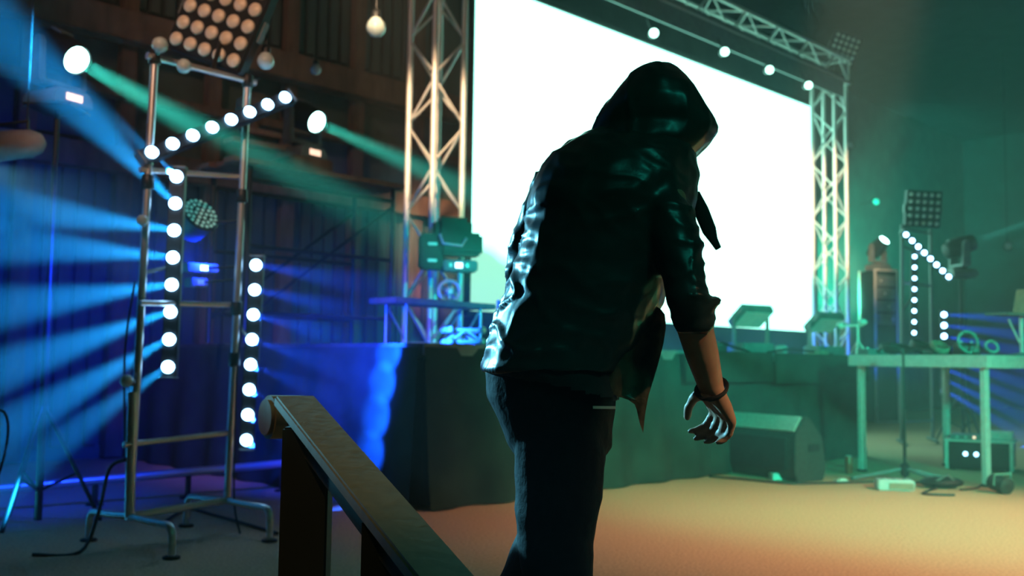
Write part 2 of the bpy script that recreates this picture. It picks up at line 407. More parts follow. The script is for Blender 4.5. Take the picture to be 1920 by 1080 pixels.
def blinder(label, c, right, front, pitch=.09, m='lamp_off', ratio=1.0, group='matrix blinders', arm=None):
    """5 x 5 lamp matrix; c = centre"""
    c = Vector(c); t = thing('matrix_blinder', label, 'stage light', c - Z * pitch * 2.8, group)
    r = Vector(right).normalized(); fr = Vector(front); fr = (fr - r * fr.dot(r)).normalized()
    M = basis(c, r, fr)
    hs = G().box((0, 0, -.05), (pitch * 5.2, pitch * 5.2, .09)).to('housing', LA, t, M, bevel=.01)
    for i in range(5):
        for j in range(5):
            x, y = (i - 2) * pitch, (j - 2) * pitch
            G().lathe([(pitch * .40 * ratio, -.008), (pitch * .38 * ratio, .006), (pitch * .26 * ratio, .016), (pitch * .05, .02)], 14, M @ Matrix.Translation((x, y, 0))).to('lamp', m, t)
    for e in (-1, 1): G().box((e * pitch * 2.75, 0, -.05), (.012, pitch * 1.2, .05)).to('bracket', 'grey_plastic', t, M, bevel=.003)
    if arm is not None:
        bar('mount_arm', c - fr * .09, Vector(arm), .014, LA, t)
    return t
def globe(label, c, mount, r=.045, group='unlit globe lamps'):
    c = Vector(c); mnt = Vector(mount); t = thing('globe_lamp', label, 'lamp', c - Z * r, group)
    d = (mnt - c).normalized(); M = basis(c, d.orthogonal(), d)
    G().lathe([(.005, -r), (r * .55, -r * .84), (r * .9, -r * .42), (r, 0), (r * .9, r * .45), (r * .6, r * .85), (r * .4, r * 1.1)], 18).to('bulb', 'frosted_glass', t, M)
    G().lathe([(r * .5, r * 1.0), (r * .52, r * 1.6), (r * .3, r * 1.9), (.008, r * 2)], 14).to('socket', LA, t, M)
    bar('arm', c + d * r * 1.9, mnt, .007, LA, t, 7)
    return t

# --- goal post stand on the left, two uprights on bent tube feet
PL = on_floor(238, 1030); PR_ = Vector((PL.x + .42, PL.y + .52, 0))
pA = at(290, 108, PL.y + .05); pB = at(464, 152, PR_.y - .02)
a0 = at(243, 968, PL.y); b0 = at(426, 938, PR_.y)
post_stand = thing('lighting_stand', 'pale tubular lighting frame on bent feet carrying the nearer light bars', 'stand', (*((PL + PR_) / 2).xy, 0))
ST = 'steel_tube'
bar('upright', a0, pA, .022, ST, post_stand, 14)
bar('upright', b0, pB, .022, ST, post_stand, 14)
mid = at(252, 830, PL.y)
bar('sleeve', a0, at(249, 735, PL.y), .028, ST, post_stand, 14)
def lerp(p, q, t): return Vector(p) * (1 - t) + Vector(q) * t
dAB = (b0 - a0).normalized()
bar('crossbar', pA - dAB * .05, pB + dAB * .06, .020, ST, post_stand, 12)
for py1, py2 in ((318, 332), (568, 572), (832, 812)):
    p = at(262 if py1 < 700 else 250, py1, PL.y); q = at(450 if py1 < 500 else (436 if py1 < 700 else 428), py2, PR_.y)
    d = (q - p).normalized(); bar('crossbar', p - d * (.06 if py1 > 700 else 0), q + d * .03, .017, ST, post_stand, 12)
bar('base_bar', a0 - dAB * .02, b0 + dAB * .02, .022, ST, post_stand, 12)
for p in (pA, pB, lerp(a0, pA, .72), lerp(b0, pB, .72), lerp(b0, pB, .45), lerp(b0, pB, .33)):
    G().lathe([(.03, -.04), (.034, -.035), (.034, .035), (.03, .04)], 12).to('clamp', LA, post_stand, basis(p, dAB, (pA - a0).normalized()))
perp = Vector((dAB.y, -dAB.x, 0)).normalized()       # towards the camera-right
for o_ in (a0, b0):
    for sgn in (1, -1):
        e = o_ + perp * sgn * .34; top = max(o_.z, .12)
        pts = [o_ - Z * .0, o_ + perp * sgn * .20 + Z * -.01]
        pts += [e + perp * sgn * (.05 * math.sin(a)) + Z * (-.01 - .06 * (1 - math.cos(a))) for a in (0, .4, .8, 1.2, 1.57)]
        pts += [Vector((pts[-1].x, pts[-1].y, .012))]
        G().tube(pts, .021, 10).to('foot', ST, post_stand)
        G().lathe([(.045, 0), (.045, .012), (.025, .018)], 14).to('foot_pad', 'rubber', post_stand, Matrix.Translation((pts[-1].x, pts[-1].y, 0)))
YB = PL.y + .06
pt1 = at(285, 285, YB - .05); pt2 = at(535, 182, PR_.y + .05)
FRONT = (.12, -1, .02)
pixel_bar('slanting light bar of eight white-blue pixels across the top of the left stand', pt1, pt2, FRONT, None, group='pixel light bars')
angs = (36, 42, 8, 5, -7, -18, -28, -34)
pixel_bar('upright light bar on the left stand throwing cyan beams to the left', at(331, 331, YB + .1), at(315, 688, YB + .1), FRONT,
          [(-1, .25, math.tan(R(a))) for a in angs], [26000] * 6 + [22000, 12000], (.012, .38, 1.0), 'pixel light bars', 17)
angs = (-5, -8, -11, -15, -19, -24, -28, -30)
pixel_bar('upright light bar right of the left stand throwing blue beams rightwards', at(480, 497, PR_.y + .12), at(462, 825, PR_.y + .12), FRONT,
          [(.68 - .05 * i, 1, .85 * math.tan(R(a))) for i, a in enumerate(angs)], [24000, 26000, 28000, 28000, 26000, 24000, 22000, 14000], (.006, .07, 1.0), 'pixel light bars', 15)
bp = [at(331, 400, YB + .16), at(448, 405, PR_.y)]
bar('bar_bracket', at(470, 640, PR_.y + .17), lerp(b0, pB, .42), .012, LA, post_stand)
bar('bar_bracket', at(322, 500, YB + .16), lerp(a0, pA, .52), .012, LA, post_stand)
bar('bar_bracket', at(440, 225, PR_.y + .1), lerp(b0, pB, .86), .012, LA, post_stand)
# matrix blinder above the left stand's top bar
q0, q1, q2 = at(342, 77, PR_.y), at(450, 118, PR_.y - .12), at(371, -56, PR_.y)
ctr = (q1 + q2) / 2 + Vector((0, .0, 0))
blinder('matrix of dim amber lamps above the left stand', (q1 + q2) / 2, q1 - q0, (q1 - q0).cross(q2 - q0) if (q1 - q0).cross(q2 - q0).y < 0 else -(q1 - q0).cross(q2 - q0), (q1 - q0).length / 4, arm=lerp(pA, pB, .6))
# globes on and around the left stand
globe('pale unlit globe lamp at the top corner of the left stand', at(300, 84, PL.y), pA + Z * .01)
globe('teal unlit globe lamp under the top bar of the left stand', at(345, 124, PL.y + .1), lerp(pA, pB, .33), .042)
globe('bright teal globe lamp hanging right of the amber lamp matrix', at(498, 115, PR_.y), Vector((*at(498, 115, PR_.y).xy, CEIL)), .052)
globe('teal globe lamp hanging high beside the left truss tower', at(705, 52, 7.5), Vector((*at(705, 55, 7.5).xy, CEIL)), .075)
globe('small cream globe lamp hanging before the timber beam', at(592, 131, 8.2), Vector((*at(592, 130, 8.2).xy, CEIL)), .045)
globe('pinkish globe lamp half way up the left upright', at(267, 413, PL.y - .08), lerp(a0, pA, .62), .032)
globe('dull teal globe lamp low on the left upright', at(237, 714, PL.y - .08), lerp(a0, pA, .28), .036)
# par can with a face of small LEDs
pc = at(376, 402, PR_.y - .05); t = thing('par_can', 'LED par can turned sideways showing its speckled teal face', 'stage light', pc - Z * .12)
fd = Vector((.62, -.5, .48)).normalized(); M = basis(pc, fd.orthogonal(), fd)
G().lathe([(.06, -.16), (.10, -.15), (.115, -.02), (.122, 0), (.116, .006)], 24).to('housing', LA, t, M)
fc = G().lathe([(.112, 0), (.112, .008), (.01, .009)], 24).to('face', 'pcb', t, M)
for rr, nn in ((0, 1), (.035, 6), (.068, 12), (.096, 18)):
    for k in range(nn):
        a = 6.283 * k / nn
        G().lathe([(.012, .008), (.010, .014), (.002, .017)], 8, M @ Matrix.Translation((rr * math.cos(a), rr * math.sin(a), 0))).to('led', 'led_reflect', t)
bar('yoke', pc - fd * .1, lerp(b0, pB, .66), .01, LA, t)
# small control boxes on the stand
for i, (px, py, lab, lm) in enumerate(((375, 503, 'small control box with a white lit display between the uprights', 'led_warm'), (368, 530, 'tiny dark splitter box under the lit control box', 'grey_plastic'))):
    p = at(px, py, PR_.y); t = thing('control_box', lab, 'box', p - Z * .03, 'boxes on the left stand')
    G().box((0, 0, 0), (.22 if i == 0 else .12, .08, .055)).to('case', 'grey_plastic', t, basis(p, dAB), bevel=.006)
    G().box((0, -.043, 0), (.05, .006, .03)).to('display', 'truss_lens' if i == 0 else 'frosted_glass', t, basis(p, dAB))
    bar('bracket', p, lerp(b0, pB, .55 - .03 * i), .008, LA, t, 7)
# moving heads on the left, each on its own support
b1 = at(108, 203, 6.3)
moving_head('big moving head at upper left shooting a teal beam down rightwards', b1, R(62), R(27), .92, power=44000, color=(.06, 1, .72), cone=7)
def tstand(label, top, foot_r=.36, group='black tripod lighting stands'):
    top = Vector(top); x, y, z = top; t = thing('tripod_stand', label, 'stand', (x, y, 0), group)
    bar('pole', (x, y, .02), (x, y, z * .55), .024, LA, t); bar('inner_pole', (x, y, z * .5), (x, y, z - .01), .017, LA, t)
    G().box((0, 0, 0), (.3, .3, .012)).to('top_plate', LA, t, Matrix.Translation((x, y, z - .008)))
    for k in range(3):
        a = 2.1 * k + .4; e = Vector((x + foot_r * math.cos(a), y + foot_r * math.sin(a), .012)); bar('leg', (x, y, .75), e, .014, LA, t)
        bar('stay', (x, y, .2), lerp((x, y, .75), e, .6), .009, LA, t, 7)
        G().ball(tuple(e), .014, 8).to('foot', 'rubber', t)
    return t
tstand('black tripod stand under the big moving head at upper left', b1 - Z * .0)
# tan rounded housing at far left
p = at(18, 272, 6.0); t = thing('lamp_housing', 'tan rounded lamp housing hanging from a rod at the far left', 'lamp', p - Z * .09)
G().tube([p + Vector((-.30, 0, -.045)), p + Vector((-.18, 0, -.03)), p + Vector((0, 0, 0)), p + Vector((.13, 0, .012)), p + Vector((.19, 0, .012)), p + Vector((.215, 0, .01))],
         [(.09, .08), (.098, .085), (.092, .08), (.085, .075), (.06, .055), (.02, .02)], 16).to('shell', 'tan_cover', t)
G().tube([p + Vector((-.26, 0, .0)), p + Vector((-.26, 0, .1)), p + Vector((.11, 0, .15)), p + Vector((.11, 0, .03))], .01, 7).to('yoke', LA, t)
bar('rod', p + Vector((.1, 0, .09)), Vector((p.x + .1, p.y, CEIL)), .005, LA, t)
# cable loop at the left edge
p = at(-4, 838, 5.2)
tag(G().tube([p + Vector((.045 * math.cos(a), .02 * math.sin(2 * a), .17 * math.sin(a) + .02)) for a in [6.283 * k / 20 for k in range(20)]] , .007, 7, closed=True)
    .tube([p + Vector((0, 0, -.15)), Vector((p.x, p.y, .02))], .006, 6).to('cable_loop', 'rubber'), 'shiny black cable loop at the lower left edge', 'cable')
# long pale pipe rail behind the stand
r0 = at(-60, 922, 6.6); r1 = at(545, 868, 8.0)
t = thing('pipe_rail', 'long pale pipe rail running low behind the left stand', 'rail', (*((r0 + r1) / 2).xy, 0))
bar('pipe', r0, r1, .032, ST, t, 14)
for k in (.03, .35, .64, .97):
    q = lerp(r0, r1, k); bar('rail_post', (q.x, q.y, .0), q, .022, LA, t); G().lathe([(.06, 0), (.06, .012), (.03, .02)], 12).to('flange', LA, t, Matrix.Translation((q.x, q.y, 0)))
# cables on the floor below
def cable(label, pts, r=.010, m='cable', group='cables on the floor'):
    cp = [Vector(p) for p in pts]; out = []
    for i in range(len(cp) - 1):
        p0, p1, p2, p3 = cp[max(i - 1, 0)], cp[i], cp[i + 1], cp[min(i + 2, len(cp) - 1)]
        for k in range(6):
            t_ = k / 6
            out.append(.5 * ((2 * p1) + (p2 - p0) * t_ + (2 * p0 - 5 * p1 + 4 * p2 - p3) * t_ ** 2 + (3 * p1 - p0 - 3 * p2 + p3) * t_ ** 3))
    out.append(cp[-1])
    return tag(G().tube(out, r, 7).to('cable', m), label, 'cable', group)
cable('black cable drooping from the left upright to the floor', [lerp(a0, pA, .12) + Vector((-.03, -.03, 0)), at(205, 880, PL.y), at(185, 960, PL.y - .05), on_floor(150, 1035, .012), on_floor(60, 1040, .012)])
cable('black cable curling under the base bar of the left stand', [on_floor(300, 985, .012), on_floor(350, 955, .012), on_floor(400, 965, .012), on_floor(470, 985, .012), on_floor(520, 1000, .012)])
cable('thin cable running down the right upright of the left stand', [lerp(b0, pB, .7) + Vector((.03, -.03, 0)), lerp(b0, pB, .5) + Vector((.05, -.03, 0)), lerp(b0, pB, .3) + Vector((.03, -.03, 0)), b0 + Vector((.05, -.04, .05)), Vector((b0.x + .1, b0.y - .06, .012))], .006)
cable('black cable hanging on the left upright beside the globe', [lerp(a0, pA, .5) + Vector((-.03, -.03, 0)), lerp(a0, pA, .35) + Vector((-.06, -.04, 0)), lerp(a0, pA, .15) + Vector((-.035, -.03, 0))], .006)

# --- scaffold on the stage with the second moving head
sb = at(575, 345, 8.9); sx0 = Vector((sb.x, sb.y, ST_H))
t = thing('scaffold', 'dark scaffold with pinkish planks on the stage left of the truss tower', 'scaffold', sx0)
Mx = basis(sx0, U); hz = sb.z - ST_H
for i in (-.75, .75):
    for j in (-.3, .3):
        bar('scaffold_post', Mx @ Vector((i, j, 0)), Mx @ Vector((i, j, hz + .02)), .024, LA, t)
for j in (-.3, .3):
    bar('scaffold_brace', Mx @ Vector((-.75, j, .2)), Mx @ Vector((.75, j, hz - .15)), .016, LA, t)
    for z_ in (.25, hz * .55, hz - .1): bar('ledger', Mx @ Vector((-.75, j, z_)), Mx @ Vector((.75, j, z_)), .018, LA, t)
for i, (y, z_, x0, x1) in enumerate(((-.3, 0, -.95, .82), (-.1, 0, -.9, .85), (.1, 0, -.95, .82), (.3, 0, -.9, .8), (-.28, .16, -.95, -.45), (-.28, .26, -.92, -.5))):
    G().box(((x0 + x1) / 2, y, hz + .04 + z_), (x1 - x0, .18, .045)).to('plank', 'timber', t, Mx, bevel=.004)
G().box((-.06, 0, hz + .133), (.4, .4, .139)).to('riser_box', 'timber', t, Mx, bevel=.006)
moving_head('smaller moving head on the scaffold shooting a teal beam to the right', sx0 - U * .06 + Z * (hz + .204), R(55), R(24), 1.0, power=32000, color=(.05, 1, .70), cone=7)
p = sx0 - U * .55 + Z * (hz + .31)
t = thing('par_lamp', 'small pink-lit domed lamp standing on the scaffold planks', 'lamp', p, None)
M = Matrix.Translation(p)
G().lathe([(.11, .0), (.11, .03), (.05, .05), (.04, .2)], 16).to('stand', 'timber', t, M)
G().lathe([(.04, .2), (.07, .22), (.16, .26), (.15, .34), (.08, .40), (.01, .42)], 18).to('dome', 'tan_cover', t, M)

# --- equipment at the foot of the left truss tower
moving_base = TL - V * .0 - U * .05
hd = at(838, 455, TL.y - .55)
t = thing('fixture_stack', 'black stage fixture clamped to the foot of the left truss tower', 'stage light', hd - Z * .3)
Mh = basis(hd, (1, .25, 0))
G().box((.05, .0, .12), (.36, .3, .24)).to('upper_housing', LA, t, Mh, bevel=.05)
G().box((.12, -.02, -.02), (.42, .28, .22)).to('lower_housing', LA, t, Mh, bevel=.03)
G().tube([(-.1, -.17, .06), (-.07, -.19, -.03), (.11, -.19, -.045), (.16, -.17, .03)], .014, 8).to('handle', 'alu', t, Mh)
G().box((.12, 0, -.23), (.34, .24, .11)).to('control_box', 'grey_plastic', t, Mh, bevel=.015)
G().box((.1, -.123, -.23), (.07, .008, .05)).to('display', 'led_blue', t, Mh)
for x in (.02, .18): G().box((x, -.123, -.23), (.03, .008, .04)).to('button', 'alu', t, Mh)
G().box((-.16, .0, -.1), (.22, .22, .34)).to('side_housing', LA, t, Mh, bevel=.02)
for z_ in (-.03, -.19): G().box((-.16, -.115, z_), (.09, .012, .028)).to('latch', 'alu', t, Mh, bevel=.004)
bar('clamp_arm', hd + Vector((0, .1, 0)), Vector((TL.x, TL.y - .28, hd.z)), .025, LA, t)
# low trestle table on the deck before the tower
tp0 = at(716, 563, 8.4); tp1 = at(905, 563, 9.3)
tz = tp0.z
mid_ = (tp0 + tp1) / 2; dt = Vector(((tp1 - tp0).x, (tp1 - tp0).y, 0)); Lt = dt.length
t = thing('trestle_table', 'narrow table on splayed thin legs at the foot of the left tower', 'table', (mid_.x, mid_.y, ST_H))
Mt = basis((mid_.x, mid_.y, 0), dt)
G().box((0, 0, tz), (Lt, .36, .05)).to('tabletop', 'grey_plastic', t, Mt, bevel=.008)
for e in (-1, 1):
    for j in (-.13, .13):
        bar('leg', Mt @ Vector((e * (Lt / 2 - .16), j, tz - .02)), Mt @ Vector((e * (Lt / 2 - .16), j, ST_H + .005)), .013, ST, t)
        bar('stay', Mt @ Vector((e * (Lt / 2 - .16), j, tz - .03)), Mt @ Vector((e * (Lt / 2 - .42), j, ST_H + .008)), .011, ST, t)
# ring fan on the table
p = Mt @ Vector((.12, -.06, tz + .12)); t = thing('round_fan', 'warm lit round fan with a ring guard on the narrow table', 'fan', p - Z * .12)
fd = Vector((.25, -1, .1)); M = basis(p, fd.orthogonal(), fd)
G().tube([(.095 * math.cos(a), .095 * math.sin(a), 0) for a in [6.283 * k / 24 for k in range(24)]], .016, 8, closed=True).to('guard_ring', 'alu', t, M)
G().lathe([(.035, -.05), (.04, .0), (.03, .03), (.005, .035)], 14).to('hub', 'alu', t, M)
for k in range(5):
    a = 6.283 * k / 5; G().box((.055, 0, -.01), (.07, .045, .006)).to('blade', 'grey_plastic', t, M @ Matrix.Rotation(a, 4, 'Z') @ Matrix.Rotation(.4, 4, 'X'), bevel=.002)
bar('neck', p, (p.x, p.y, tz + .03), .012, 'alu', t); G().lathe([(.07, 0), (.07, .012), (.02, .02)], 16).to('foot', 'grey_plastic', t, Matrix.Translation((p.x, p.y, tz + .026)))
# short connector block of truss lying on the stage edge
p = on_line(868, 632, STC + .5); t = thing('truss_corner_block', 'short aluminium truss block lying at the stage edge beside the figure', 'truss', (p.x, p.y, ST_H))
Mb = basis((p.x, p.y, ST_H), (1, .3, 0))
for x in (-.13, .13):
    for z_ in (.025, .115):
        bar('chord', Mb @ Vector((x - .0, -.12, z_)), Mb @ Vector((x, .12, z_)), .022, 'alu', t)
        G().ball((x, -.125, z_), .028, 10).to('connector', 'alu', t, Mb)
for y in (-.1, .1):
    bar('rung', Mb @ Vector((-.13, y, .025)), Mb @ Vector((.13, y, .025)), .016, 'alu', t); bar('rung', Mb @ Vector((-.13, y, .115)), Mb @ Vector((.13, y, .115)), .016, 'alu', t)
    bar('brace', Mb @ Vector((-.13, y, .025)), Mb @ Vector((0, y, .115)), .011, 'alu', t); bar('brace', Mb @ Vector((.13, y, .025)), Mb @ Vector((0, y, .115)), .011, 'alu', t)
# dark bottle on the stage, just left of the figure's elbow
p = on_line(934, 640, STC + .35); p.z = ST_H
tg = thing('bottle', 'dark green bottle standing on the stage edge behind the elbow', 'bottle', p)
G().lathe([(.036, 0), (.042, .01), (.042, .2), (.03, .25), (.016, .29), (.015, .34)], 16).to('body', 'skirt_cloth', tg, Matrix.Translation(p) )
G().lathe([(.017, .335), (.017, .36), (.012, .365)], 12).to('cap', LA, tg, Matrix.Translation(p))

# --- strobe panels standing at the stage edge
def strobe(label, px, py, c, yaw):
    p = on_line(px, py, c); p.z = ST_H
    t = thing('strobe_panel', label, 'stage light', p, 'strobe panels on the stage edge')
    M = Matrix.Translation(p) @ Matrix.Rotation(yaw, 4, 'Z')
    H = M @ Matrix.Translation((0, 0, .40)) @ Matrix.Rotation(R(-38), 4, 'X')
    hs = G().box((0, 0, 0), (.44, .30, .10)).to('housing', 'grey_plastic', t, H, bevel=.02)
    G().box((0, 0, -.052), (.38, .24, .012)).to('reflector', 'alu', hs, H, bevel=.004)
    for k in range(5): G().box((-.14 + .07 * k, .02, .055), (.03, .18, .014)).to('fin', 'grey_plastic', hs, H, bevel=.003)
    for e in (-1, 1): G().prism([(-.03, .1), (.03, .1), (.02, .42), (-.02, .42)], -.008, .008).to('yoke_arm', 'grey_plastic', t, M @ Matrix.Translation((e * .24, 0, 0)) @ Matrix.Rotation(R(90), 4, 'Z'), bevel=.003)
    G().box((0, 0, .055), (.46, .26, .11)).to('base', 'grey_plastic', t, M, bevel=.015)
    return t
strobe('tilted strobe panel on the stage edge nearer the figure', 1408, 640, STC + .45, R(30))
strobe('tilted strobe panel on the stage edge beside the right truss tower', 1545, 640, STC + .55, R(30))
def deck_box(label, px, c, d, m, name='connector_box'):
    p = on_line(px, 645, c); p.z = ST_H; t = thing(name, label, 'box', p, 'small boxes on the stage edge')
    M = basis(p, U)
    G().box((0, 0, d[2] / 2), d).to('case', m, t, M, bevel=.008); G().box((0, 0, d[2] + .006), (d[0] * .7, d[1] * .7, .012)).to('lid', 'grey_plastic', t, M, bevel=.003)
deck_box('small dark box beside the nearer strobe panel', 1340, STC + .3, (.2, .16, .07), 'deck_top')
deck_box('low tan box under the farther strobe panel', 1535, STC + .2, (.24, .14, .05), 'tan_cover')
deck_box('tiny pale box between the two strobe panels', 1465, STC + .25, (.10, .1, .09), 'white_metal')
def stage_pt(px, c, z=ST_H + .012): p = on_line(px, 645, c); p.z = z; return p
cable('black cable humped on the stage between figure and strobe panel', [stage_pt(1315, STC + .2), stage_pt(1345, STC + .25, ST_H + .09), stage_pt(1380, STC + .2, ST_H + .05), stage_pt(1405, STC + .15)], .014, group='cables on the stage')
cable('black cable lying along the stage edge by the right strobe panel', [stage_pt(1440, STC + .2), stage_pt(1480, STC + .15, ST_H + .05), stage_pt(1515, STC + .2, ST_H + .04), stage_pt(1560, STC + .15)], .013, group='cables on the stage')

# --- lamps along the top truss
for i, (px, py, lab) in enumerate(((1226, 62, 'leftmost round lamp under the top truss in view'), (1359, 97, 'second round lamp from the left under the top truss'), (1443, 131, 'third round lamp from the left under the top truss'), (1516, 160, 'rightmost round lamp under the top truss next to the corner'))):
    p = on_line(px, py, 10.5); t = thing('truss_lamp', lab, 'stage light', p - Z * .08, 'lamps under the top truss')
    fd = Vector((-.05, -1, -.25)).normalized(); M = basis(p, fd.orthogonal(), fd)
    G().lathe([(.05, -.18), (.06, -.17), (.068, 0), (.064, .005)], 18).to('can', LA, t, M)
    G().lathe([(.06, -.005), (.055, .01), (.025, .018), (.004, .02)], 18).to('lens', 'truss_lens', t, M)
    bar('hook', p - fd * .1, p - fd * .1 + V * .1 + Z * .22, .012, LA, t)
pc = on_line(1583, 92, 11.2)
blinder('far matrix of tiny dim lamps on top of the right truss tower', pc, Vector((1, .18, -.28)), Vector((-.1, -1, -.25)), .098, 'lamp_off_far', ratio=.72, arm=(TR.x, TR.y, TH + .3))

# --- goal post stand on the right of the stage
RY = 13.6
rb0 = at(1690, 790, RY); rb1 = at(1748, 790, RY + .5); rb0.z = 0; rb1.z = 0
t = thing('lighting_stand', 'dark tubular lighting frame beyond the work platform at right', 'stand', (*((rb0 + rb1) / 2).xy, 0))
rt0 = Vector((rb0.x + .05, rb0.y, 3.0)); rt1 = Vector((rb1.x + .02, rb1.y, 3.0))
bar('upright', rb0 + Z * .02, rt0, .024, 'grey_plastic', t); bar('upright', rb1 + Z * .02, rt1, .024, 'grey_plastic', t)
for z_ in (.3, 1.1, 2.2, 2.95): bar('crossbar', lerp(rb0, rt0, z_ / 3), lerp(rb1, rt1, z_ / 3), .018, 'grey_plastic', t)
for o_ in (rb0, rb1):
    bar('foot', o_ + Vector((-.1, -.4, .03)), o_ + Vector((.1, .4, .03)), .022, 'grey_plastic', t)
bar('bar_bracket', lerp(rb0, rt0, .9), at(1740, 480, RY), .014, LA, t); bar('bar_bracket', lerp(rb0, rt0, .6), at(1715, 550, RY - .02), .014, LA, t)
bar('bar_bracket', lerp(rb1, rt1, .35), at(1770, 660, RY - .05), .014, LA, t)
FR2 = (-.25, -1, 0)
pixel_bar('slanting light bar of white-blue pixels on the far right stand', at(1699, 440, RY - .15), at(1779, 519, RY - .1), FR2, None, group='pixel light bars', lens=.9)
pixel_bar('upright light bar of small pixels beneath the slanting bar at right', at(1715, 481, RY + .1), at(1714, 624, RY + .1), FR2, None, group='pixel light bars', lens=.72)
angs = (-3, -7, -11, -14, -18, -22, -26, -30)
pixel_bar('upright light bar behind the work platform throwing blue beams rightwards', at(1770, 590, RY - .1), at(1771, 732, RY - .1), FR2, [(1, -.05, math.tan(R(a))) for a in angs], 15000, (.01, .06, 1.0), 'pixel light bars', 13)
pc = at(1733, 392, RY + .1)
blinder('matrix of tiny pale lamps above the slanting bar at right', pc, Vector((1, .1, -.02)), Vector((-.12, -1, -.12)), .098, 'lamp_off_far', ratio=.72, arm=lerp(rb0, rt0, .98))
# moving heads at right
kp = on_line(1646, 505, 11.9); kx = kp.copy(); kx.z = ST_H
rk = thing('equipment_rack', 'dark equipment rack with teal edges beside the right truss tower', 'rack', (kx.x, kx.y, 0))
kx.z = 0; Mk = basis(kx, (1, .25, 0)); kh = kp.z - .02
G().box((0, 0, kh / 2), (.46, .5, kh - .04)).to('carcass', LA, rk, Mk, bevel=.01)
for e in (-1, 1):
    for j in (-1, 1): G().box((e * .235, j * .25, kh / 2), (.035, .035, kh)).to('corner_profile', 'alu', rk, Mk, bevel=.004)
for e in (0, 1): G().box((0, -.25, kh * e + (.02 if e == 0 else -.02)), (.46, .035, .035)).to('edge_profile', 'alu', rk, Mk, bevel=.004)
for k in range(4):
    u_ = G().box((0, -.256, kh - .22 - .24 * k), (.4, .02, .2)).to('rack_unit', 'grey_plastic', rk, Mk, bevel=.006)
    G().lathe([(.022, 0), (.02, .02), (.004, .022)], 10).to('knob', 'alu', u_, Mk @ Matrix.Translation((-.12 + .08 * k, -.266, kh - .22 - .24 * k)) @ Matrix.Rotation(R(90), 4, 'X'))
moving_head('moving head standing on the rack beside the right truss tower', (kx.x, kx.y, kh + .0), R(30), R(-40), 1.05, panel='grey_plastic')
m4 = at(1800, 520, RY + .4)
moving_head('moving head at far right sending a faint beam to upper right', m4, R(95), R(-20), 1.05, power=14000, color=(.1, 1, .8), cone=5, panel='grey_plastic')
tstand('black tripod stand under the far right moving head', m4)
for px, py, lab in ((1643, 378, 'tiny star-like lamp on the wall above the rack'), (1595, 272, 'tiny teal lamp on the wall right of the tower'), (1891, 461, 'dim teal lamp on the wall at the right edge')):
    p = on_line(px, py, 13.75) if px < 1800 else at(px, py, 19)
    t = thing('wall_lamp', lab, 'lamp', p - Z * .08, 'tiny lamps on the wall')
    M = basis(p, Vector((1, 0, .0)).cross(Z), (0, -1, 0)) if False else basis(p, (1, 0, 0), (0, -1, 0))
    G().lathe([(.07, -.1), (.09, -.02), (.08, 0)], 14).to('can', LA, t, M); G().lathe([(.075, -.004), (.06, .012), (.004, .02)], 14).to('lens', 'frosted_glass', t, M)
    bar('bracket', p + Vector((0, .05, 0)), p + Vector((-.25, .35, 0)) if px < 1800 else p + Vector((0, .05, CEIL - p.z)), .012, LA, t)

# --- work platform (square deck on tall legs) at right
cL = on_floor(1617, 884); cF = on_floor(1850, 913); dE = Vector((cF - cL)); Lp = dE.length; dE.normalize(); dN = Vector((-dE.y, dE.x, 0))
PH = 1.165
t = thing('work_platform', 'square platform on tall aluminium legs holding cables at right', 'platform', ((cL + cF) / 2 + dN * Lp / 2))
Mp = basis((cL.x, cL.y, 0), dE)
plat = t
G().box((Lp / 2, Lp / 2, PH - .02), (Lp + .12, Lp + .12, .03)).to('deck_board', 'deck_top', t, Mp)
for x0, y0, x1, y1 in ((-.09, -.09, Lp + .09, -.05), (-.09, Lp + .05, Lp + .09, Lp + .09), (-.09, -.05, -.05, Lp + .05), (Lp + .05, -.05, Lp + .09, Lp + .05)):
    G().box(((x0 + x1) / 2, (y0 + y1) / 2, PH - .06), (x1 - x0, y1 - y0, .115)).to('edge_profile', 'alu', t, Mp, bevel=.006)
for x in (0, Lp):
    for y in (0, Lp):
        G().box((x, y, (PH - .1) / 2 + .01), (.062, .062, PH - .12)).to('leg', 'alu', t, Mp, bevel=.008)
        G().box((x, y, .01), (.075, .075, .02)).to('foot', 'rubber', t, Mp, bevel=.004)
PD = PH - .002
def pp(x, y, z=0): return Mp @ Vector((x, y, PD + z))
def coil(label, c, r, n, m, tilt, group='cable coils on the platform'):
    pts = []
    for k in range(n * 16):
        a = 6.283 * k / 16; rr = r * (1 + .05 * math.sin(k * .37)); pts.append(Vector((rr * math.cos(a), rr * math.sin(a), .014 * (k / 16) + .004 * math.sin(k))))
    M = Matrix.Translation(c) @ Matrix.Rotation(tilt[1], 4, 'Z') @ Matrix.Rotation(tilt[0], 4, 'X')
    g = G().tube(pts, .011, 6); g.v = [M @ p for p in g.v]; zmin = min(p.z for p in g.v); g.v = [p + Vector((0, 0, PD + .012 - zmin)) for p in g.v]
    return tag(g.to('cable_coil', m), label, 'cable', group)
coil('upright loop of teal cable standing on the platform', pp(Lp * .78, .2), .10, 2, 'cable_pale', (R(80), R(10)))
coil('small loop of teal cable right of the larger loop', pp(Lp * .98, .15), .055, 2, 'cable_pale', (R(70), R(0)))
coil('flat heap of dark cable in the middle of the platform', pp(Lp * .42, .25), .14, 4, 'cable', (R(18), R(40)))
coil('tan looped cable lying left of the upright loop', pp(Lp * .6, .12), .08, 3, 'tan_cover', (R(35), R(20)))
coil('flat dark cable coil near the left corner of the platform', pp(Lp * .15, .3), .16, 4, 'cable', (R(10), R(0)))
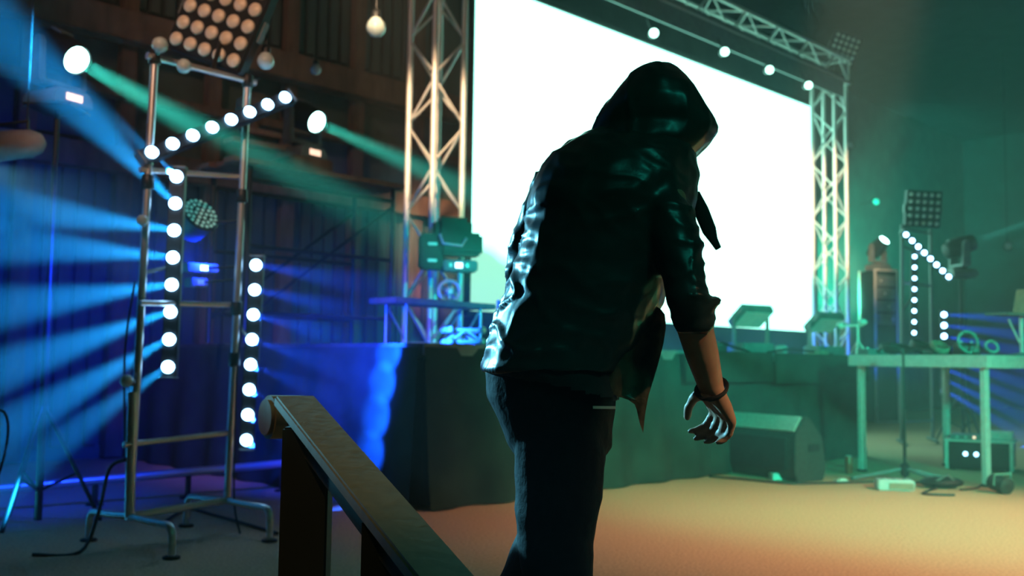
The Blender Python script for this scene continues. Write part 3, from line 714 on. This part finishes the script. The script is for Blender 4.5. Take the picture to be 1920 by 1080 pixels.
def pbox(label, x, y, d, m, rot=0, name='gear_box'):
    t = thing(name, label, 'box', pp(x, y), 'gear on the platform'); M = Matrix.Translation(pp(x, y, 0)) @ Matrix.Rotation(rot, 4, 'Z')
    G().box((0, 0, d[2] / 2), d).to('case', m, t, M, bevel=.01)
    G().box((0, -d[1] / 2, d[2] * .5), (d[0] * .8, .01, d[2] * .5)).to('panel', 'grey_plastic', t, M, bevel=.002)
    for e in (-1, 1): G().lathe([(.012, 0), (.01, .018), (.002, .02)], 8).to('knob', 'frosted_glass', t, M @ Matrix.Translation((e * d[0] * .25, 0, d[2])))
pbox('low teal gear box near the left corner of the platform', .05, .12, (.26, .2, .06), 'grey_plastic', .3)
pbox('small dark gear box behind the dark cable heap', .34 * Lp, .55, (.3, .22, .09), 'black_plastic', -.4)
pbox('small gear box with bright knobs left of the upright loop', .66 * Lp, .42, (.2, .16, .12), 'black_plastic', .1)
tag(cable('dark cable sagging over the platform front edge', [pp(.1, .1, .02), pp(.25, .02, .06), pp(.45, .05, .02), pp(.62, .1, .05), pp(.8, .04, .02)], .012), 'dark cable wriggling along the platform front edge', 'cable', 'cables on the platform')
# small lit clamp lamp at the platform's left corner
p = pp(-.02, -.02); t = thing('clamp_lamp', 'small twin lamp on a splayed stand at the platform corner', 'lamp', p)
for a in (0, 2.1, 4.2): bar('leg', p + Vector((.09 * math.cos(a), .09 * math.sin(a), .008)), p + Z * .14, .010, 'alu', t)
bar('stem', p + Z * .12, p + Z * .3, .012, 'alu', t); bar('arm', p + Vector((-.17, 0, .29)), p + Vector((.06, .02, .30)), .016, 'alu', t)
for x, z_ in ((-.17, .29), (.05, .33)): G().ball((p.x + x, p.y, p.z + z_), (.05, .04, .035), 12).to('lamp_head', 'frosted_glass', t)
# laptop stand with tan panel
p = pp(Lp * .98, .62); t = thing('laptop_stand', 'thin stand holding an open laptop with a tan back at the right edge', 'laptop', p)
hgt = .36
bar('stem', p + Z * .01, p + Z * (hgt + .02), .018, 'alu', t); G().lathe([(.13, 0), (.13, .012), (.03, .03)], 18).to('foot', 'grey_plastic', t, Matrix.Translation(p))
bar('stay', p + Vector((-.02, 0, .12)), p + Vector((-.12, 0, hgt - .02)), .009, 'alu', t)
Ml = Matrix.Translation(p + Z * hgt) @ Matrix.Rotation(R(22), 4, 'Z')
G().box((-.14, 0, .02), (.36, .26, .022)).to('keyboard_base', 'grey_plastic', t, Ml, bevel=.005)
G().box((0, 0, .13), (.02, .26, .25)).to('lid', 'orange_panel', t, Ml @ Matrix.Translation((.04, 0, .02)) @ Matrix.Rotation(R(14), 4, 'Y'), bevel=.005)

# --- microphone stand in front of the platform
p = on_floor(1697, 903); t = thing('microphone_stand', 'black microphone stand with three flat legs before the platform', 'stand', p)
bar('pole', p + Z * .03, p + Z * 1.2, .011, LA, t); bar('lower_pole', p + Z * .03, p + Z * .6, .015, LA, t)
for a in (3.05, -.1, -1.05):
    e = p + Vector((.47 * math.cos(a), .47 * math.sin(a), .02)); bar('leg', p + Z * .12, e, .016, 'grey_plastic', t); G().ball(tuple(e), .02, 8).to('foot', 'rubber', t)
G().lathe([(.035, .05), (.04, .08), (.04, .15), (.02, .17)], 14).to('hub', LA, t, Matrix.Translation(p))
G().lathe([(.017, 1.16), (.02, 1.2), (.012, 1.22)], 10).to('collar', LA, t, Matrix.Translation(p))
# --- red can and litter on the floor
p = on_floor(1592, 888); t = thing('drink_can', 'red drink can with a silver lid on the carpet', 'can', p); M = Matrix.Translation(p)
G().lathe([(.033, 0), (.038, .012), (.038, .15), (.030, .168)], 20).to('body', 'red_can', t, M); G().lathe([(.030, .166), (.031, .174), (.026, .172), (.003, .172)], 20).to('lid', 'white_metal', t, M)
def litter(label, px, py, d, rot, m='paper', name='paper_cup', cat='litter'):
    p = on_floor(px, py); M = Matrix.Translation(p) @ Matrix.Rotation(rot, 4, 'Z')
    return tag(G().box((0, 0, d[2] / 2), d).box((d[0] * .1, 0, d[2] + .006), (d[0] * .6, d[1] * .7, .012)).to(name, m, None, M, bevel=.008), label, cat, 'litter on the carpet')
litter('crumpled white paper before the floor monitor', 1458, 899, (.14, .09, .06), .2, name='paper_scrap')
litter('flat white paper on the carpet left of the can', 1577, 904, (.12, .08, .02), .1, name='paper_scrap')
p = on_floor(1682, 921); t = thing('power_box', 'pale low power box on the carpet before the platform', 'box', p); M = Matrix.Translation(p) @ Matrix.Rotation(-.15, 4, 'Z')
G().box((0, .1, .045), (.30, .17, .09)).to('case', 'white_metal', t, M, bevel=.01)
for x in (-.09, 0, .09): G().lathe([(.026, 0), (.026, .008), (.018, .01)], 12).to('socket', 'grey_plastic', t, M @ Matrix.Translation((x, .1, .09)))
G().box((.04, .012, .04), (.2, .012, .05)).to('front_plate', 'tan_cover', t, M, bevel=.002)
# black bag of cable and a dark lamp at right
p = on_floor(1775, 918); t = thing('cable_bag', 'flat black bag of cables lying on the carpet', 'bag', p)
G().ball((p.x, p.y + .1, .05), (.19, .12, .05), 16).to('bag_body', 'rubber', t); G().tube([(p.x - .08, p.y + .02, .07), (p.x, p.y - .03, .13), (p.x + .08, p.y + .03, .07)], .01, 7).to('strap', 'grey_plastic', t)
p = on_floor(1888, 928); t = thing('floor_lamp_can', 'small dark spotlight lying on the carpet at the right edge', 'stage light', p)
M = Matrix.Translation(p + Vector((0, .08, .075))) @ Matrix.Rotation(R(100), 4, 'X') @ Matrix.Rotation(.3, 4, 'Y')
G().lathe([(.045, -.12), (.07, -.1), (.072, .06), (.065, .065)], 18).to('can', 'speaker_paint', t, M); G().lathe([(.064, .05), (.05, .062), (.004, .066)], 18).to('lens', LA, t, M)
G().tube([(-.085, 0, 0), (-.085, .09, 0), (.085, .09, 0), (.085, 0, 0)], .008, 7).to('yoke', 'cable_pale', t, M)
# --- amplifier case under the platform
p = on_floor(1835, 884); Mc = basis(p, Vector((.86, -.5, 0)))
t = thing('amplifier_case', 'dark amplifier case with two blue lights under the platform', 'amplifier', p)
G().box((0, .28, .155), (.62, .5, .27)).to('case', LA, t, Mc, bevel=.015)
for e in (-1, 1): G().box((e * .3, .03, .155), (.035, .03, .29)).to('rail', 'alu', t, Mc, bevel=.004)
G().box((0, .02, .16), (.54, .03, .2)).to('front_panel', 'black_plastic', t, Mc, bevel=.004)
for x in (-.12, -.02): G().lathe([(.022, 0), (.02, .01), (.003, .014)], 12).to('indicator', 'led_blue', t, Mc @ Matrix.Translation((x, .002, .17)) @ Matrix.Rotation(R(90), 4, 'X'))
for e in (-.26, .26): G().box((e, .28, .012), (.05, .4, .024)).to('skid', 'rubber', t, Mc)
G().box((0, .28, .30), (.66, .52, .02)).to('lid_edge', 'alu', t, Mc, bevel=.004)
for i, (x, y, d, m_, lab) in enumerate(((-.12, .2, (.3, .3, .05), 'grey_plastic', 'thin grey unit on the amplifier case'), (.16, .34, (.28, .26, .085), 'alu', 'pale unit on the amplifier case behind the leg'))):
    q = Mc @ Vector((x, y, .312)); tt = thing('signal_unit', lab, 'amplifier', q, 'units on the amplifier case')
    M = Mc @ Matrix.Translation((x, y, .312)); G().box((0, 0, d[2] / 2), d).to('case', m_, tt, M, bevel=.005)
    for k in (-1, 0, 1): G().lathe([(.014, 0), (.012, .012), (.002, .014)], 10).to('knob', 'led_warm' if (i == 0 and k == 1) else 'frosted_glass', tt, M @ Matrix.Translation((k * .08, -d[1] / 2, d[2] / 2)) @ Matrix.Rotation(R(90), 4, 'X'))
# --- cables on the carpet
cable('long black cable snaking along the foot of the stage', [on_floor(1330, 893, .012), on_floor(1400, 899, .012), on_floor(1480, 906, .012), on_floor(1560, 905, .012), on_floor(1650, 903, .012)])
cable('thin cable curving from the bag to the right platform leg', [on_floor(1800, 918, .01), on_floor(1830, 915, .01), on_floor(1850, 905, .01), on_floor(1880, 912, .01)], .008)
cable('black cable tangled by the microphone stand foot', [on_floor(1700, 910, .012), on_floor(1735, 902, .012), on_floor(1760, 912, .012), on_floor(1730, 925, .012), on_floor(1790, 928, .012)])

# --- floor monitor in front of the stage
m1 = on_floor(1497, 905); dm = Vector((.52, -.854, 0)); Lm = 1.12; m0 = m1 - dm * Lm
t = thing('floor_monitor', 'dark wedge floor monitor with a pale worn lip before the stage', 'speaker', (m0 + m1) / 2)
Mm = basis((m0.x, m0.y, 0), dm)
prof = [(0, 0), (-.04, .08), (-.03, .41), (.0, .45), (.09, .57), (.14, .57), (.31, .38), (.35, .1), (.31, 0)]
# section in local Y,Z extruded along local X
def section(g, pf, x0, x1):
    kN = len(pf); vs = [(x0, y, z) for y, z in pf] + [(x1, y, z) for y, z in pf]
    fs = [tuple(range(kN)), tuple(reversed(range(kN, 2 * kN)))] + [(i, kN + i, kN + (i + 1) % kN, (i + 1) % kN) for i in range(kN)]
    return g.add(vs, fs)
section(G(), [(y * .96 + .01, z * .97 + .008) for y, z in prof], .03, Lm - .03).to('cabinet', 'speaker_paint', t, Mm, bevel=.008)
for x0, x1 in ((-.0, .035), (Lm - .035, Lm)): section(G(), [(y * 1.04, z * 1.02) for y, z in prof], x0, x1).to('end_cheek', 'speaker_paint', t, Mm, bevel=.006)
section(G(), [(-.005, .448), (-.018, .455), (.078, .585), (.092, .578)], .04, Lm - .04).to('top_lip', 'grille_lip', t, Mm)
section(G(), [(-.032, .10), (-.047, .10), (-.040, .39), (-.025, .39)], .12, Lm - .12).to('grille', 'black_metal', t, Mm)
G().box((Lm + .004, .2, .3), (.012, .14, .06)).to('handle', LA, t, Mm, bevel=.004)

# ------------------------------------------------------------------ wooden handrail in the foreground
hA = at(553, 741, 3.05); hB = at(800, 1035, 2.15)
hB2 = hB + (hB - hA).normalized() * .75
t = thing('handrail', 'sloping brown wooden handrail on dark posts in the foreground', 'handrail', (*((hA + hB2) / 2).xy, 0))
dH = (hB2 - hA).normalized(); Lh = (hB2 - hA).length
Mr = basis(hA, dH, Z)
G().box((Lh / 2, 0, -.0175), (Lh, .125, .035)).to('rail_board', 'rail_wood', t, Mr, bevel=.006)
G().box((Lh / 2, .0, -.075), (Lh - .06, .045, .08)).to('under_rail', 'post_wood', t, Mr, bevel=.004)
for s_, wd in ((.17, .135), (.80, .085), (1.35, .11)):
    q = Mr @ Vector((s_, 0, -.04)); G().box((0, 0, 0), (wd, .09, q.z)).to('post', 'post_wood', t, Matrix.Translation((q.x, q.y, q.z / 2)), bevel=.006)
e0 = at(496, 782, 3.12); e1 = at(575, 782, 3.2)
G().cyl(e0, e1, .068, n=24).to('round_end', 'rail_wood', t, bevel=.012)

# ------------------------------------------------------------------ the hooded person
def blend_mesh(g, name, voxel, smooth=3, wrinkle=None, m=None, cut=None, thick=0):
    me = g.mesh(name + '_parts', smooth=False); o = bpy.data.objects.new(name + '_parts', me); C.objects.link(o)
    md = o.modifiers.new('remesh', 'REMESH'); md.mode = 'VOXEL'; md.voxel_size = voxel
    sm = o.modifiers.new('smooth', 'SMOOTH'); sm.factor = .5; sm.iterations = smooth
    dg = bpy.context.evaluated_depsgraph_get(); out = bpy.data.meshes.new_from_object(o.evaluated_get(dg))
    bpy.data.objects.remove(o); bpy.data.meshes.remove(me)
    bm = bmesh.new(); bm.from_mesh(out); bm.normal_update()
    if wrinkle:
        ds = [(v, v.normal.copy() * wrinkle(v.co, v.normal)) for v in bm.verts]
        for v, d in ds: v.co += d
    if cut: bmesh.ops.delete(bm, geom=[f for f in bm.faces if cut(f.calc_center_median())], context='FACES')
    bm.to_mesh(out); bm.free()
    if thick:
        o = bpy.data.objects.new('t', out); C.objects.link(o); sd = o.modifiers.new('s', 'SOLIDIFY'); sd.thickness = thick; sd.offset = -1
        dg = bpy.context.evaluated_depsgraph_get(); o2 = bpy.data.meshes.new_from_object(o.evaluated_get(dg)); bpy.data.objects.remove(o); out = o2
    out.name = name; out.shade_smooth(); return out
PY = 2.38
def rings(g, rows, n=22):            # rows of (py, px left, px right, Y centre, half depth)
    pts = []; rs = []
    for py, xl, xr, Y, ry in rows:
        a, b_ = at(xl, py, Y), at(xr, py, Y); pts.append((a + b_) / 2); rs.append(((b_ - a).length / 2, ry))
    # keep the sections level
    vs = []; N = len(pts)
    for p, (rx, ry) in zip(pts, rs):
        for k in range(n):
            w_ = 6.28318 * k / n; c_, s_ = math.cos(w_), math.sin(w_)
            vs.append(p + Vector((rx * math.copysign(abs(c_) ** .85, c_), ry * math.copysign(abs(s_) ** .85, s_), 0)))
    fs = [(i * n + k, i * n + (k + 1) % n, (i + 1) * n + (k + 1) % n, (i + 1) * n + k) for i in range(N - 1) for k in range(n)]
    fs += [tuple(range(n)), tuple((N - 1) * n + k for k in reversed(range(n)))]
    g.add(vs, fs)
sR, eR, wR = at(1252, 345, 2.25), at(1288, 560, 2.17), at(1334, 728, 2.30)
sL, eL, wL = at(1040, 345, 2.52), at(985, 520, 2.60), at(1120, 650, 2.72)
hipR, kneeR, ankR = at(1050, 800, 2.31), at(1048, 1085, 2.30), at(1030, 1395, 2.32)
hipL, kneeL, ankL = at(1040, 800, 2.47), at(1032, 1005, 2.50), at(890, 1300, 2.52)
ankR.z = .09; ankL.z = .19
footR, footL = ankR + Vector((.15, .02, -.055)), ankL + Vector((.13, .03, -.155))
# body
g = G()
rings(g, [(820, 955, 1125, 2.39, .13), (740, 940, 1140, 2.39, .15), (640, 950, 1175, 2.39, .14), (520, 1000, 1225, 2.39, .15), (420, 1020, 1250, 2.38, .17), (350, 1050, 1240, 2.38, .13), (300, 1090, 1250, 2.38, .09)])
g.tube([at(1185, 310, 2.38), at(1215, 255, 2.39), at(1235, 220, 2.40)], [.062, .058, .06], 16)
HC = at(1228, 212, 2.405); fdir = Vector((.72, .50, -.48)).normalized()
hx = fdir; hz_ = (Z - hx * hx.z).normalized(); hy = hz_.cross(hx)
HM = Matrix((hx, hy, hz_)).transposed().to_4x4(); HM.translation = HC
g.ball((-.01, 0, .02), (.098, .078, .095), 20, HM); g.ball((.03, 0, -.05), (.066, .058, .075), 18, HM)
g.tube([(.082, 0, .025), (.098, 0, -.012), (.108, 0, -.026), (.09, 0, -.034)], [.010, .012, .014, .010], 8, HM)
g.ball((.084, 0, -.066), (.014, .026, .012), 10, HM); g.ball((.078, 0, -.102), (.02, .024, .018), 10, HM)
for e in (-1, 1):
    g.ball((-.012, e * .082, -.01), (.022, .010, .034), 12, HM); g.ball((.078, e * .033, .036), (.014, .028, .008), 10, HM)
for s_, e_, w_ in ((sR, eR, wR), (sL, eL, wL)):
    g.tube([s_ + (lerp(s_, e_, .1) - s_), lerp(s_, e_, .5), e_], [.036, .036, .036], 14)
    g.tube([e_, lerp(e_, w_, .28), lerp(e_, w_, .6), w_], [.036, .041, .038, .029], 14)
for h_, k_, a_, f_ in ((hipR, kneeR, ankR, footR), (hipL, kneeL, ankL, footL)):
    g.tube([h_, lerp(h_, k_, .5), k_], [.088, .076, .056], 14); g.tube([k_, lerp(k_, a_, .3), a_], [.056, .056, .036], 14)
    g.tube([a_ + Vector((-.04, 0, -.03)), lerp(a_, f_, .5) + Z * .005, f_], [(.04, .038), (.042, .036), (.03, .022)], 12)
def hand(g, w_, d, spread, curl, r=.0092):
    """palm from wrist w_ along d; spread = index side; curl = the way fingers bend"""
    d = d.normalized(); spread = (spread - d * spread.dot(d)).normalized(); curl = (curl - d * curl.dot(d)).normalized()
    kn = w_ + d * .088
    for k in range(4):
        o_ = spread * (-.033 + .022 * k)
        g.tube([w_ + o_ * .55 - d * .01, w_ + o_ * .85 + d * .045, kn + o_ - d * .004], [(.019, .015), (.018, .0145), (.0125, .0125)], 10)
    for k, ln in enumerate((.78, .95, 1.03, .94)):
        o_ = spread * (-.035 + .0235 * k); p0 = kn + o_
        a1, a2, a3 = R(30 + 5 * k), R(62 + 6 * k), R(95 + 4 * k)
        v1 = d * math.cos(a1) + curl * math.sin(a1); v2 = d * math.cos(a2) + curl * math.sin(a2); v3 = d * math.cos(a3) + curl * math.sin(a3)
        q1 = p0 + v1 * .043 * ln; q2 = q1 + v2 * .028 * ln; q3 = q2 + v3 * .021 * ln
        g.tube([p0 - d * .012, p0, lerp(p0, q1, .5), q1, lerp(q1, q2, .5), q2, lerp(q2, q3, .6), q3 + v3 * .004], [r * 1.1, r * 1.12, r * .98, r * 1.04, r * .92, r * .95, r * .85, r * .45], 10)
    t0 = w_ + spread * .022 + d * .012 + curl * .006
    t1 = t0 + d * .026 + spread * .024 + curl * .020; t2 = t1 + d * .026 + spread * .006 + curl * .020; t3 = t2 + d * .024 + curl * .012 - spread * .002
    g.tube([w_ + d * .0, t0, t1, lerp(t1, t2, .5), t2, t3, t3 + (t3 - t2) * .2], [.014, .0165, .013, .0112, .0116, .0095, .005], 10)
hdR = (at(1356, 782, 2.345) - wR)
hand(g, wR, hdR, Vector((-.35, 1, .1)), Vector((-1, .05, -.25)))
hand(g, wL, Vector((.8, .1, -.6)), Vector((.1, -1, .2)), Vector((-.4, 0, -1)))
body = link('person', blend_mesh(g, 'person_body', .0052, 3), 'skin', Matrix.Identity(4))
tag(body, 'person in a dark glossy hooded jacket turned away with one arm hanging down', 'person')
for e in (-1, 1):
    G().ball((.079, e * .032, .018), .0125, 12).to('eye', 'paper', body, HM)
# trousers
def tr_w(p, n_):
    return .006 * noise.noise(Vector((p.x * 9, p.y * 9, p.z * 16))) + .007 * max(0, .35 - abs(noise.noise(Vector((p.x * 12 + p.z * 7, p.y * 10, p.z * 8 - p.x * 5)))))
g = G()
rings(g, [(862, 975, 1125, 2.39, .10), (830, 950, 1144, 2.39, .15), (790, 932, 1149, 2.39, .175), (745, 915, 1153, 2.39, .18), (696, 913, 1150, 2.39, .18), (670, 925, 1150, 2.39, .17)])
g.tube([hipR, at(1050, 857, 2.31), at(1046, 940, 2.30), at(1040, 1020, 2.30), kneeR, lerp(kneeR, ankR, .35), lerp(kneeR, ankR, .75), ankR + Z * .0], [.100, .104, .096, .086, .078, .074, .064, .064], 18)
g.tube([hipL, at(1048, 857, 2.47), at(1045, 940, 2.48), kneeL, lerp(kneeL, ankL, .3), lerp(kneeL, ankL, .7), ankL], [.104, .102, .092, .082, .078, .066, .064], 18)
trs = link('trousers', blend_mesh(g, 'trousers', .008, 2, tr_w), 'trouser_cloth', Matrix.Identity(4), body); trs['label'] = 'dark slim trousers'
G().box((0, 0, 0), (.05, .006, .006)).to('pocket_tag', 'paper', trs, Matrix.Translation(at(1133, 764, 2.225)))
# shoes
for a_, f_ in ((ankR, footR), (ankL, footL)):
    zh, zt = a_.z - .085, f_.z - .03
    def sp(x, y, h): return (x, y, lerp((0, 0, zh), (0, 0, zt), max(0, min(1, (x - a_.x + .06) / (f_.x - a_.x + .06)))).z + h)
    s_ = G(); ym = lerp(a_, f_, .7).y
    s_.tube([sp(a_.x - .085, a_.y, .055), sp(a_.x - .06, a_.y, .055), sp(a_.x, a_.y, .06), sp(f_.x - .05, ym, .05), sp(f_.x + .02, f_.y, .04), sp(f_.x + .065, f_.y, .03)],
            [(.030, .030), (.05, .042), (.055, .047), (.045, .047), (.036, .046), (.02, .025)], 14)
    s_.tube([sp(a_.x - .01, a_.y, .05), (a_.x - .01, a_.y, a_.z + .035)], [.05, .048], 14)
    sh = link('shoe', blend_mesh(s_, 'shoe', .006, 3), 'rubber', Matrix.Identity(4), body)
# shirt showing under the hem
g = G(); rings(g, [(752, 1010, 1158, 2.385, .19), (700, 914, 1158, 2.385, .19), (640, 930, 1170, 2.385, .18)])
link('shirt', blend_mesh(g, 'shirt', .008, 2, tr_w, cut=lambda c: c.z < at(1028 , 716, 2.2).z - .24 * max(0, c.x - at(1020, 716, 2.2).x)), 'shirt_cloth', Matrix.Identity(4), body)
# jacket
SZR = eR.z
def jk_w(p, n_):
    base_ = .010 * noise.noise(Vector((p.x * 5, p.y * 5, p.z * 7))) 
    rdg = max(0, .30 - abs(noise.noise(Vector((p.x * 9 + p.z * 6, p.y * 8, p.z * 13 - p.x * 6)))))
    fine = max(0, .25 - abs(noise.noise(Vector((p.x * 6 - p.z * 6, p.y * 6, p.z * 17 + p.x * 8)))))
    sl = 1.0 if (p.x < at(1010, 450, 2.4).x or p.x > at(1275, 450, 2.3).x) and p.z < at(960, 400, 2.4).z else .35
    return base_ + .018 * rdg * (.5 + .6 * sl) + .030 * fine * sl - .006
g = G()
rings(g, [(698, 903, 1168, 2.39, .215), (690, 902, 1172, 2.39, .215), (648, 914, 1200, 2.39, .21), (600, 930, 1226, 2.39, .205), (560, 945, 1244, 2.39, .20), (510, 962, 1272, 2.39, .20), (432, 978, 1296, 2.39, .21), (384, 983, 1305, 2.39, .215), (345, 996, 1308, 2.39, .205), (305, 1020, 1306, 2.39, .18), (269, 1060, 1302, 2.39, .14), (248, 1100, 1300, 2.39, .10)], 26)
g.tube([sR + Vector((-.05, .04, .03)), sR + Vector((-.03, .02, .0)), lerp(sR, eR, .3) + Vector((-.015, 0, 0)), lerp(sR, eR, .7), eR, at(1301, 590, 2.19), at(1303, 612, 2.205)], [.03, .062, .060, .052, .050, .046, .043], 18)
g.tube([sL + Vector((.05, 0, .03)), sL + Vector((.01, 0, 0)), lerp(sL, eL, .5), lerp(sL, eL, .85), eL, lerp(eL, wL, .4), lerp(eL, wL, .8)], [.03, .075, .070, .064, .062, .054, .05], 18)
g.tube([at(985, 560, 2.45), at(950, 610, 2.42), at(925, 690, 2.40)], [.05, .04, .03], 12)
# cuff roll of the near sleeve
for y_, r_ in ((572, .060), (598, .056)):
    q = at(1300 + (y_ - 560) * .06, y_, 2.19); d_ = (wR - eR).normalized()
    Mq = basis(q, d_.orthogonal(), d_); g.tube([Mq @ Vector(((r_ - .014) * math.cos(a), (r_ - .014) * math.sin(a), .006 * math.sin(2 * a))) for a in [6.283 * k / 16 for k in range(16)]], .013, 8, closed=True)
jk = link('jacket', blend_mesh(g, 'jacket', .0075, 2, jk_w), 'jacket_shell', Matrix.Identity(4), body); jk['label'] = 'glossy black jacket'
# hood
def hd_w(p, n_): return .006 * noise.noise(Vector((p.x * 8, p.y * 8, p.z * 5))) + .020 * max(0, .22 - abs(noise.noise(Vector((p.x * 13 + p.z * 2, p.y * 9, p.z * 4 + 3)))))
g = G()
rings(g, [(300, 1105, 1296, 2.39, .125), (274, 1100, 1322, 2.395, .135), (246, 1110, 1346, 2.40, .13), (226, 1119, 1336, 2.40, .135), (200, 1137, 1316, 2.40, .135), (172, 1158, 1300, 2.40, .122), (150, 1176, 1286, 2.40, .10), (134, 1200, 1271, 2.40, .075), (123, 1226, 1258, 2.40, .035)], 26)
oc = at(1338, 296, 2.53)
hood = link('hood', blend_mesh(g, 'hood', .007, 2, hd_w, cut=lambda c: (c - oc).length < .118 and (c - HC).dot(fdir) > .05 and c.y > 2.36, thick=.006), 'jacket_shell', Matrix.Identity(4), jk)
# strap end swinging out from the chest and open front flap
p = [at(1303, 362, 2.44), at(1315, 395, 2.45), at(1330, 432, 2.46), at(1338, 450, 2.465), at(1347, 466, 2.47)]
G().tube(p, [(.012, .008), (.019, .008), (.018, .008), (.011, .007), (.008, .006)], 12).to('chest_strap', 'jacket_shell', jk)
out = [(1190, 545), (1246, 585), (1249, 612), (1244, 645), (1232, 690), (1216, 742), (1209, 780), (1206, 812), (1199, 792), (1192, 760), (1176, 748), (1152, 742), (1132, 715), (1136, 640)]
def flap_pt(px, py, off):
    return at(px, py, 2.255 + .05 * ((px - 1130) / 120) ** 2 + .014 * math.sin(px * .09 + py * .02) + off)
g = G(); NX, NYv = 14, 30; vs = []; ok = {}
ys = [545 + (812 - 545) * j / NYv for j in range(NYv + 1)]
def edge(py, side):
    xs = []
    for i in range(len(out)):
        (x0, y0), (x1, y1) = out[i], out[(i + 1) % len(out)]
        if (y0 - py) * (y1 - py) <= 0 and y0 != y1: xs.append(x0 + (x1 - x0) * (py - y0) / (y1 - y0))
    return min(xs) if side == 0 else max(xs)
for off in (0, .007):
    for py in ys:
        l_, r_ = edge(py, 0), edge(py, 1)
        for i in range(NX + 1): vs.append(flap_pt(l_ + (r_ - l_) * i / NX, py, off))
S = (NX + 1) * (NYv + 1); fs = []
for j in range(NYv):
    for i in range(NX):
        a = j * (NX + 1) + i; fs.append((a, a + 1, a + NX + 2, a + NX + 1)); fs.append((S + a, S + a + NX + 1, S + a + NX + 2, S + a + 1))
    a = j * (NX + 1); fs.append((a, a + NX + 1, S + a + NX + 1, S + a)); a += NX; fs.append((a, S + a, S + a + NX + 1, a + NX + 1))
for i in range(NX): fs.append((i, S + i, S + i + 1, i + 1)); a = NYv * (NX + 1) + i; fs.append((a, a + 1, S + a + 1, S + a))
g.add(vs, fs).to('front_flap', 'jacket_lining', jk)
# wristband
d_ = (wR - eR).normalized(); Mq = basis(wR + hdR.normalized() * .004, d_.orthogonal(), d_)
G().tube([Mq @ Vector((.036 * math.cos(a), .034 * math.sin(a), 0)) for a in [6.283 * k / 24 for k in range(24)]], [(.0045, .009)] * 24, 8, closed=True).to('wristband', 'rubber', body)
